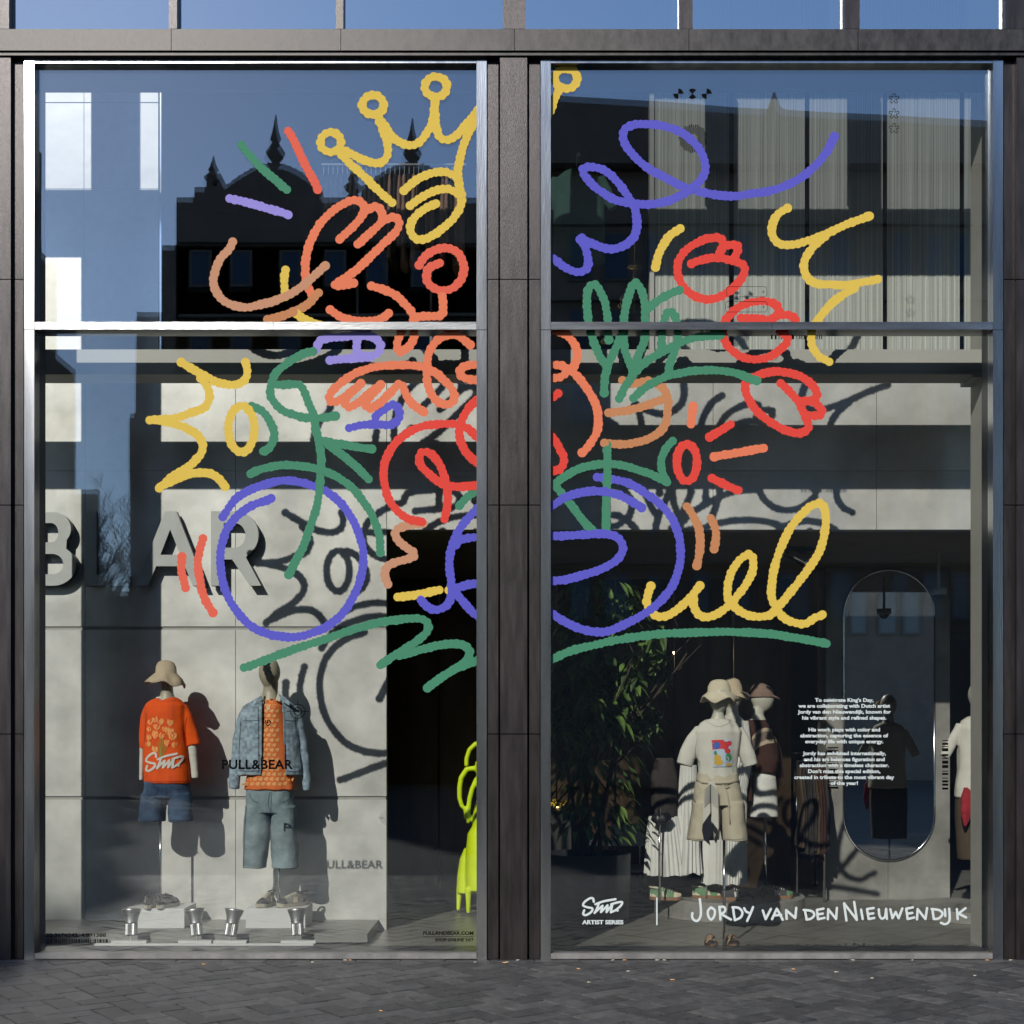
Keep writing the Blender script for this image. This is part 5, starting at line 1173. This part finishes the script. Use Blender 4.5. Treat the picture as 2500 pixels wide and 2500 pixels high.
# ------------------------------------------------------------------ mirror column
MD = 3.36
CO = empty('mirror_column', (XW(2168, MD), MD, FZ), 'tall grey cement column with an arched mirror, right side of the shop', 'column')
cx0, cx1 = XW(2017, MD), XW(2319, MD); cm_ = XW(2168, MD)
bm = nb(); box(bm, cx0, cm_-.002, MD, MD+.35, FZ, 3.3); box(bm, cm_+.002, cx1, MD, MD+.35, FZ, 3.3); mk('shaft', bm, M['grey_wall'], CO)
def stadium(grow, dpt, n=24):
    x0, x1, y0, y1 = XW(2060, MD)-grow, XW(2279, MD)+grow, ZW(2099, MD)-grow, ZW(1393, MD)+grow; r = (x1-x0)/2; c = (x0+x1)/2
    return [Vector((c+r*math.cos(math.pi*i/n), dpt, y1-r+r*math.sin(math.pi*i/n))) for i in range(n+1)]+[Vector((c-r*math.cos(math.pi*i/n), dpt, y0+r-r*math.sin(math.pi*i/n))) for i in range(n+1)]
bm = nb(); bm.faces.new([bm.verts.new(p) for p in stadium(0, MD-.02)]); mk('mirror', bm, M['mirror'], CO)
bm = nb(); q = stadium(.004, MD-.012); q.append(q[0]); tube(bm, q, .013, 8); mk('mirror_rim', bm, M['chrome'], CO, True)
# racks with dark clothes
def rack(name, x0, x1, ytop, ybot, d, cols, label, n, seed):
    root = empty(name, (XW((x0+x1)/2, d), d, FZ), label, 'clothes rack'); z = ZW(ytop, d)
    bm = nb(); cyl(bm, Vector((XW(x0, d), d, z+.05)), Vector((XW(x1, d), d, z+.05)), .012); 
    if n: 
        cyl(bm, Vector((XW(x0, d), d, FZ)), Vector((XW(x0, d), d, z+.05)), .012); cyl(bm, Vector((XW(x1, d), d, FZ)), Vector((XW(x1, d), d, z+.05)), .012)
    mk('rail', bm, M['chrome'], root, True); rg = random.Random(seed)
    for i in range(n):
        x = XW(x0+(x1-x0)*(i+.5)/n, d); bm = nb(); h = z-ZW(ybot+rg.uniform(-25, 25), d)
        loft(bm, [(Vector((x+rg.uniform(-.01, .01), d, z-t*h)), .012+.02*t+.006*rg.random(), .10+.13*min(1, t*3)+.02*t) for t in (0, .05, .12, .5, 1)], 18)
        bmm = fuse(bm, .011, 1, .007, (14, 9, 4), seed+i); mk('hanging_garment', bmm, M[rg.choice(cols)], root, True)
    return root
rack('clothes_rack', 1945, 2012, 1870, 2080, 3.1, ['dark_cloth', 'dark_cloth', 'brown_knit', 'khaki', 'dark_cloth', 'bandana'], 'clothes rack with dark and red patterned garments just left of the mirror column', 9, 3)
rack('clothes_rack', 1915, 1990, 1850, 2010, 4.6, ['khaki', 'brown_knit', 'dark_cloth'], 'farther clothes rack with brown garments behind the brown knit mannequin', 8, 5)
# upstairs rail with peach and brown garments
RU = empty('upper_clothes_rail', (XW(960, 1.55), 1.55, ZW(402, 1.55)), 'white clothes rail with hanging peach and dark garments upstairs behind the crown', 'clothes rail')
bm = nb(); cyl(bm, Vector((XW(785, 1.55), 1.55, ZW(402, 1.55))), Vector((XW(1138, 1.55), 1.55, ZW(402, 1.55))), .009); mk('rail', bm, M['white_box'], RU)
rg = random.Random(9)
for i in range(30):
    px = 790+i*11.6; x = XW(px, 1.55); z = ZW(412, 1.55); ym = 500 if px > 940 else 462; h = z-ZW(ym+rg.uniform(0, 60)+90*(px > 940), 1.55)
    bm = nb(); loft(bm, [(Vector((x, 1.55, z-t*h-.06)), 0.014+.020*t+.006*rg.random(), .05+.08*min(1, t*3)) for t in (0, .05, .12, .5, 1)], 14)
    b = fuse(bm, .012, 1, .006, (12, 8, 4), i); g_ = mk('hanging_garment', b, M['peach' if px > 945 and i % 3 else 'dark_cloth'], RU, True)
    bm = nb(); tube(bm, [Vector((x, 1.55, z-.06)), Vector((x, 1.55, z-.02)), Vector((x, 1.56, ZW(402, 1.55)))], .003, 6); mk('hanger_hook', bm, M['white_box'], g_)
# upstairs tee on a hanger
TT = Man(1.56); T = empty('hanging_tee', TT.p(1400, 410), 'dark teal tee on a hanger upstairs at the left of the right window', 'tee')
bm = nb(); TT.loft(bm, [(417, 1390, 1425, .06), (422, 1375, 1440, .07), (440, 1352, 1470, .09), (470, 1350, 1475, .10), (640, 1352, 1478, .11)]); TT.tube(bm, [(1462, 436, 16), (1480, 470, 15), (1498, 510, 13)], .8); TT.tube(bm, [(1360, 436, 14), (1345, 470, 14), (1330, 515, 13)], .8)
b = fuse(bm, .01, 3, .005, (7, 7, 3), 70); mk('tee_body', b, M['teal'], T, True)
bm = nb(); cyl(bm, TT.p(1408, 380), TT.p(1408, 420), .005); revolve(bm, [(0, -.018), (.012, -.013), (.018, 0), (.012, .013), (0, .018)], TT.p(1412, 377), 14); mk('hanger_knob', bm, M['white_box'], T, True)
# brass swirl mobile
T = empty('brass_mobile', P(1530, 650, 1.9), 'brass disc mobile hanging upstairs behind the green tulip leaves', 'mobile'); Mm = Man(1.9)
for x, y, rx, rz in ((1550, 653, .075, .03), (1548, 668, .02, .055), (1524, 728, .045, .06), (1520, 745, .05, .045), (1481, 832, .06, .05), (1528, 760, .05, .05)):
    bm = nb(); c = Mm.p(x, y); loft(bm, [(c+Vector((0, 0, rz*t)), max(.002, rx*math.sqrt(max(0, 1-t*t))), max(.002, .02*math.sqrt(max(0, 1-t*t)))) for t in [-1+2*i/8 for i in range(9)]], 18); mk('disc', bm, M['gold'], T, True)
bm = nb(); cyl(bm, Mm.p(1549, 560), Mm.p(1549, 760), .002, 6); cyl(bm, Mm.p(1520, 730), Mm.p(1549, 668), .002, 6); mk('wire', bm, M['gold'], T)
# slotted shelf uprights upstairs
for x, lb in ((872, 'slotted metal shelf upright upstairs below the salmon hand'), (1052, 'slotted metal shelf upright upstairs below the red spiral')):
    tag(boxo('shelf_upright', (XW(x-3, 3.4), XW(x+3, 3.4), 3.4, 3.43, 4.29, ZW(690, 3.4)), M['beam']), lb, 'upright', 'slotted shelf uprights upstairs')
# ceiling spotlight, camera dome
T = empty('ceiling_spotlight', P(1955, 1335, 2.2), 'chrome ceiling spotlight behind the tall loop of the yellow script', 'spotlight'); Ms = Man(2.2)
bm = nb(); c = Ms.p(1945, 1360); ax = Vector((.75, -.35, -.45)).normalized(); revolve(bm, [(0, -.10), (.05, -.10), (.055, 0), (.085, .11), (.09, .14), (.08, .13), (0, .04)], c, 30, axis=ax); mk('lamp_head', bm, M['chrome'], T, True)
bm = nb(); cyl(bm, c, Vector((c.x, c.y, 3.31)), .01); box(bm, c.x-.15, c.x+.15, c.y-.02, c.y+.02, 3.27, 3.309); mk('bracket', bm, M['reveal'], T)
T = empty('security_camera', P(2290, 1450, 2.5), 'white dome security camera hanging from the ceiling right of the mirror arch', 'camera'); Ms = Man(2.5)
bm = nb(); c = Ms.p(2291, 1450); revolve(bm, [(0, .05), (.075, .05), (.075, 0), (.06, -.01), (0, -.01)], c, 30); mk('housing', bm, M['white_box'], T, True)
bm = nb(); revolve(bm, [(.05, -.01), (.045, -.03), (.025, -.05), (0, -.056)], c, 24); mk('dome', bm, M['reveal'], T, True)
bm = nb(); cyl(bm, c+Vector((0, 0, .05)), Vector((c.x, c.y, 3.31)), .014); mk('stem', bm, M['white_box'], T)
# warm pendant lamps deep in the shop
lamp = emis("lamp_glow", (1, .75, .45), 60)
for i, (x, y, lb) in enumerate(((1582, 1603, 'small warm lamp glinting upper left behind the plant'), (1562, 1609, 'small warm lamp glinting just left of another above the plant'), (1646, 1592, 'small warm lamp just under the long green line'), (1660, 1498, 'small warm lamp beside the yellow script u'), (1964, 1476, 'small warm lamp inside the last loop of the yellow script'), (1585, 1661, 'small warm lamp low behind the plant'), (1690, 1748, 'dim warm lamp left of the cream hat'), (1457, 1610, 'small warm lamp within the plant leaves'), (1025, 1625, 'tiny warm lamp deep behind the green squiggle'))):
    c = P(x, y, 7.5); T = empty('pendant_lamp', c, lb, 'lamp', 'small warm lamps deep in the shop')
    bm = nb(); revolve(bm, [(0, -.022), (.018, -.02), (.024, 0), (.02, .015), (0, .02)], c, 12); mk('bulb', bm, lamp, T, True)
    bm = nb(); cyl(bm, c+Vector((0, 0, .018)), Vector((c.x, c.y, 3.31)), .004, 6); revolve(bm, [(.028, .006), (.022, .05), (0, .055)], c, 12); mk('cord', bm, M['reveal'], T)
# bench with folded linen
T = empty('display_table', P(1555, 2150, 3.4), 'pale low table with folded white linen behind the planter', 'table'); d_ = 3.4
boxo('table_top', (XW(1440, d_), XW(1578, d_), d_, d_+.6, ZW(2065, d_), ZW(2056, d_)), M['white_box'], T)
boxo('lower_shelf', (XW(1440, d_), XW(1578, d_), d_, d_+.6, ZW(2130, d_), ZW(2124, d_)), M['white_box'], T)
for x in (1442, 1574):
    for dd in (0, .55): boxo('leg', (XW(x, d_), XW(x+4, d_), d_+dd, d_+dd+.04, FZ, ZW(2065, d_)), M['steel'], T)
bm = nb()
for k in range(7): box(bm, XW(1500, d_)-.01*(k % 2), XW(1572, d_)+.008*(k % 3), d_+.05, d_+.45, ZW(2056, d_)+k*.022, ZW(2056, d_)+k*.022+.019)
tag(mk('folded_linen', bm, M['ply'], None, bevel=.006), 'stack of folded white linen on the low table behind the planter', 'textile')
# bowl with yellow flowers
T = empty('flower_bowl', P(1365, 1978, 3.8), 'copper bowl of yellow flowers at the left of the right window', 'bowl'); Ms = Man(3.8)
c = Ms.p(1365, 1974); bm = nb(); revolve(bm, [(0, -.05), (.07, -.05), (.11, -.01), (.125, .03), (.115, .03), (.09, .0), (0, -.02)], c, 28); mk('bowl', bm, M['gold'], T, True)
bm = nb(); rg = random.Random(2)
for k in range(26):
    q = c+Vector((rg.uniform(-.08, .08), rg.uniform(-.06, .06), rg.uniform(.02, .10))); revolve(bm, [(0, -.015), (.018, 0), (0, .014)], q, 6, axis=(rg.uniform(-1, 1), rg.uniform(-1, 1), 1))
mk('flowers', bm, mat("yellow_petals", (.6, .42, .02), .7, 0, .2, 20), T)
boxo('pedestal', (c.x-.12, c.x+.12, 3.7, 3.94, FZ, c.z-.05), M['dark_wall'], T)
# ------------------------------------------------------------------ indoor tree in planter
PT = empty('potted_tree', (P(1432, 2180, 1.75).x, 1.75, FZ), 'large leafy indoor tree in a round dark planter, left side of the right window', 'potted tree')
c = P(1432, 2180, 1.75); zt_ = ZW(2082, 1.75)
bm = nb(); revolve(bm, [(0, 0), (.36, 0), (.38, zt_-FZ), (.355, zt_-FZ), (.35, zt_-FZ-.05), (0, zt_-FZ-.05)], (c.x, 1.75, FZ), 48); mk('planter', bm, M['pot'], PT, True)
bm = nb(); rg = random.Random(17); tips = []
def branch(p, d, L, r, lev):
    q = [p]; dd = d.copy()
    for i in range(5):
        dd = (dd+Vector((rg.uniform(-.16, .16), rg.uniform(-.16, .16), rg.uniform(-.02, .1)))).normalized(); q.append(q[-1]+dd*L/5)
    tube(bm, q, [r*(1-.1*i) for i in range(6)], 7)
    if lev == 0: tips.append((q[-1], dd)); tips.append((q[3], dd)); tips.append((q[4], dd)); return
    for k in range(rg.choice((3, 4))):
        a = rg.uniform(0, 2*math.pi); nd = (dd*.8+Vector((math.cos(a)*.75, math.sin(a)*.75, rg.uniform(-.1, .35)))).normalized(); branch(q[rg.choice((2, 3, 4, 5))], nd, L*rg.uniform(.45, .62), r*.5, lev-1)
for k in range(5): branch(Vector((c.x+rg.uniform(-.1, .12), 1.75+rg.uniform(-.1, .1), zt_-.05)), Vector((rg.uniform(-.22, .34), rg.uniform(-.3, .15), 1)).normalized(), rg.uniform(.9, 1.5), .022, 2)
mk('trunk', bm, M['bark'], PT, True)
bm = nb()
def leaf(bm, base, d, L, wd, mi):
    d = d.normalized(); s = d.cross(Vector((0, 0, 1)));
    if s.length < .1: s = Vector((1, 0, 0))
    s.normalize(); up = s.cross(d); P0 = base; rows = []
    for t, w_ in ((0, .1), (.25, .8), (.5, 1), (.75, .62), (1, .03)):
        cc = P0+d*L*t-Vector((0, 0, 1))*L*.30*t*t; rows.append((bm.verts.new(cc-s*wd*w_+up*wd*.3*w_), bm.verts.new(cc), bm.verts.new(cc+s*wd*w_+up*wd*.3*w_)))
    for a, b in zip(rows, rows[1:]):
        bm.faces.new((a[0], a[1], b[1], b[0])).material_index = mi; bm.faces.new((a[1], a[2], b[2], b[1])).material_index = mi
for p, d in tips:
    if p.x > XW(1605, 1.75) or p.z > 2.95: continue
    for k in range(9):
        a = rg.uniform(0, 2*math.pi); nd = Vector((math.cos(a), math.sin(a), rg.uniform(-1.3, .1))); leaf(bm, p+Vector((rg.uniform(-.05, .05), rg.uniform(-.05, .05), rg.uniform(-.06, .06))), nd, rg.uniform(.11, .17), rg.uniform(.020, .032), rg.choice((0, 0, 1)))
for k in range(460):
    a = rg.uniform(0, 2*math.pi); rad = rg.uniform(.15, .52); z = rg.uniform(.75, 2.95); nd = Vector((math.cos(a), math.sin(a), rg.uniform(-1.4, -.1)))
    leaf(bm, Vector((c.x+.02+rad*math.cos(a)*.95, 1.75+rad*math.sin(a)*.9, z)), nd, rg.uniform(.11, .18), rg.uniform(.020, .034), rg.choice((0, 0, 1)))
mk('foliage', bm, [M['leaf'], M['leaf2']], PT)
# ------------------------------------------------------------------ litter on the pavement
rg = random.Random(33); lit = [(498, 2356), (843, 2341), (1265, 2341), (1232, 2352), (1238, 2351), (1497, 2341), (1525, 2341), (1605, 2341), (1622, 2343), (1412, 2367), (1534, 2373), (1438, 2400), (1642, 2394), (2082, 2343), (2228, 2343), (2410, 2344), (2468, 2340), (2129, 2390), (1937, 2368), (2380, 2384), (763, 2351), (855, 2343), (1160, 2351), (2042, 2375), (930, 2470)]
where = ['below the track', 'below the platform', 'under the pilaster', 'left of the pilaster foot', 'at the foot of the pilaster', 'left part of the right sill', 'under the words artist series', 'under the divider line', 'right of the divider line', 'in front of the pilaster', 'below the letters', 'on the pale stripe area', 'below the slides', 'under the mirror column', 'under the far letters', 'near the right frame', 'under the right panel', 'mid pavement on the right', 'below the round plinth', 'far right pavement', 'below the denim mannequin', 'at the foot of the left sill', 'right end of the left sill', 'right pavement', 'lower left centre']
for i, (x, y) in enumerate(lit):
    k = PPM*EYE/(y-CY); d_ = (k-1)*DIST; d_ = min(d_, -.10); L = rg.uniform(.018, .032); a = rg.uniform(-.6, .6); X = (x-CX)/PPM*(1+d_/DIST)
    bm = nb(); v = Vector((math.cos(a), math.sin(a), 0))*L/2; cyl(bm, Vector((X, d_, .006))-v, Vector((X, d_, .006))+v, .0035, 8, 0)
    o = mk('cigarette_end', bm, M['litter' if i % 3 else 'litter2'], None, True)
    tag(o, ('pale' if i % 3 else 'orange')+' cigarette end on the paving, '+where[i], 'litter', 'cigarette ends along the shop front')
# ------------------------------------------------------------------ the street opposite, seen in the glass
LO = 45.0; KO = (1+LO/DIST)/PPM
def OX(x): return (x-CX)*KO
def OZ(y): return EYE+(CY-y)*KO
def opp(name, label, mat_, parts, wins, extra=None):
    T = empty(name, (OX((parts[0][0]+parts[0][1])/2), -LO-5, 0), label, 'building')
    bm = nb()
    for (xa, xb, yt, *dp) in parts: box(bm, OX(xa), OX(xb), -LO-(dp[1] if len(dp) > 1 else 12), -LO+(dp[0] if dp else 0), 0, OZ(yt))
    mk('wall', bm, mat_, T)
    if extra: extra(T, mat_)
    ys = sorted({w_[2] for w_ in wins}); X0_, X1_ = OX(min(p[0] for p in parts)), OX(max(p[1] for p in parts))
    for y in ys:
        if name in ('gabled_building', 'stone_building'):
            bm = nb(); box(bm, max(X0_, OX(440)) if name[0] == 'g' else X0_, X1_, -LO, -LO+.28, OZ(y-22), OZ(y-30)); mk('string_course', bm, M['opp2'], T)
    for (xa, xb, y0, y1) in wins:
        bm = nb(); box(bm, OX(xa)-.12, OX(xb)+.12, -LO, -LO+.10, OZ(y1)-.12, OZ(y0)+.12); fr = mk('window', bm, M['opp2'] if mat_ is not M['opp2'] else M['beam'], T)
        bm = nb(); box(bm, OX(xa), OX(xb), -LO+.10, -LO+.13, OZ(y1), OZ(y0)); mk('window_glass', bm, M['opp_glass'], fr)
    return T
opp('corner_tower', 'tall dark corner tower reflected at the far left edge of the left window', M['opp1'], [(-400, 2, 195, 0, 2.5), (2, 49, 310, -.01, 2.5), (49, 89, 600, -.02, 2.5), (89, 136, 860, -.03, 2.5)], [(-150, -110, 600, 700), (-60, -20, 600, 700)])
def finial(T, mat_, x, ybase, ytop, dp=-.5):
    bm = nb(); c = Vector((OX(x), -LO+dp, OZ(ybase))); H = OZ(ytop)-OZ(ybase)
    revolve(bm, [(.30, 0), (.16, H*.12), (.34, H*.22), (.42, H*.30), (.26, H*.40), (.14, H*.48), (.24, H*.55), (.16, H*.66), (.09, H*.8), (.03, H)], c, 14); mk('finial', bm, mat_, T, True)
def gables(T, mat_):
    def gable(prof):
        bm = nb(); F1 = [bm.verts.new((OX(x), -LO+.02, OZ(y))) for x, y in prof]; F2 = [bm.verts.new((OX(x), -LO-.9, OZ(y))) for x, y in prof]
        bm.faces.new(F1); bm.faces.new(F2[::-1])
        for i in range(len(prof)): j = (i+1) % len(prof); bm.faces.new((F1[i], F2[i], F2[j], F1[j]))
        mk('gable', bm, mat_, T)
    def steps(cx, ytop, hw, ybase, n=9):
        l = []; 
        for i in range(n): 
            t = i/(n-1); x = cx-hw*(1-t)**1.0+0; y = ybase+(ytop-ybase)*(math.sin(t*math.pi/2)); l += [(x, y+4), (x, y)]
        r = [(2*cx-x, y) for x, y in l[::-1]]
        return l+r
    gable([(475, 520)]+[(475, 457), (505, 457), (505, 438), (520, 438), (520, 455), (534, 455), (534, 425), (540, 424), (545, 445), (546, 455)]+steps(667, 396, 115, 452)+[(790, 520)])
    gable([(880, 520)]+steps(1005, 396, 120, 455)+[(1130, 520)])
    for x, yb, yt in ((667, 400, 265), (1005, 400, 275), (515, 445, 368), (860, 470, 390)): finial(T, mat_, x, yb, yt)
    bm = nb(); prism(bm, [(-LO-1, OZ(480)), (-LO-11, OZ(480)), (-LO-6, OZ(470))], OX(430), OX(1200)); mk('roof', bm, mat_, T)
winsB = [(x, x+40, y, y+75) for y in (620, 800, 990, 1180) for x in (470, 570, 690, 800, 900, 1010)]
opp('gabled_building', 'ornate gabled brick building with spiked finials reflected behind the crown drawing', M['opp1'], [(395, 1190, 600), (430, 1190, 482), (333, 396, 760), (318, 334, 1010)], winsB, gables)
def dome(T, mat_):
    bm = nb(); c = Vector((OX(1925), -LO-3, OZ(300))); revolve(bm, [(1.6, 0), (1.5, .8), (1.1, 1.6), (.5, 2.0), (.3, 2.2), (.05, 2.9)], c, 20); mk('dome', bm, mat_, T, True)
    bm = nb(); a = [(1240, 250), (2700, 336)]
    v0 = [(OX(1240), OZ(250)), (OX(2700), OZ(336)), (OX(2700), OZ(420)), (OX(1240), OZ(420))]
    A_ = [bm.verts.new((x, -LO+.8, z)) for x, z in v0]; B_ = [bm.verts.new((x, -LO-8, z)) for x, z in v0]; bm.faces.new(A_); bm.faces.new(B_[::-1])
    for i in range(4): j = (i+1) % 4; bm.faces.new((A_[i], B_[i], B_[j], A_[j]))
    mk('cornice', bm, mat_, T)
winsC = [(x, x+w_, y, y+h) for y, h in ((575, 105), (760, 95), (930, 110), (1180, 120), (1400, 110)) for x, w_ in ((1395, 45), (1478, 55), (1580, 30), (1690, 40), (1790, 40), (1900, 75), (2030, 45), (2180, 38), (2258, 40), (2325, 38), (2440, 40))]
opp('stone_building', 'long flat topped stone building reflected across the whole right window', M['opp1'], [(1240, 2700, 345)], winsC, dome)
opp('low_house', 'low dark house reflected in the street gap at the far left', M['opp2'], [(120, 345, 1440, -.5, 6), (150, 228, 1188, -.6, .9)], [])
# bare street tree in the gap
bm = nb(); rg = random.Random(8)
def tw(p, d, L, r, lev):
    q = [p]; dd = d.copy()
    for i in range(4):
        dd = (dd+Vector((rg.uniform(-.22, .22), rg.uniform(-.22, .22), rg.uniform(-.05, .14)))).normalized(); q.append(q[-1]+dd*L/4)
    tube(bm, q, [max(r*(1-.13*i), .007) for i in range(5)], 5 if lev > 2 else 3, lev > 3)
    if lev <= 0: return
    for k in range(4 if lev > 2 else 4):
        a = rg.uniform(0, 2*math.pi); nd = (dd+Vector((math.cos(a)*.8, math.sin(a)*.8, rg.uniform(-.1, .3)))).normalized(); tw(q[rg.choice((1, 2, 3, 4))], nd, L*rg.uniform(.5, .72), r*.52, lev-1)
tx = (268-CX)/PPM*(1+31/DIST)
BT = empty('bare_tree', (tx, -31, 0), 'bare winter street tree reflected in the narrow sky gap at the left', 'tree')
tw(Vector((tx, -31, 0)), Vector((-.02, 0, 1)), 5.6, .17, 6); mk('trunk', bm, M['bark'], BT)
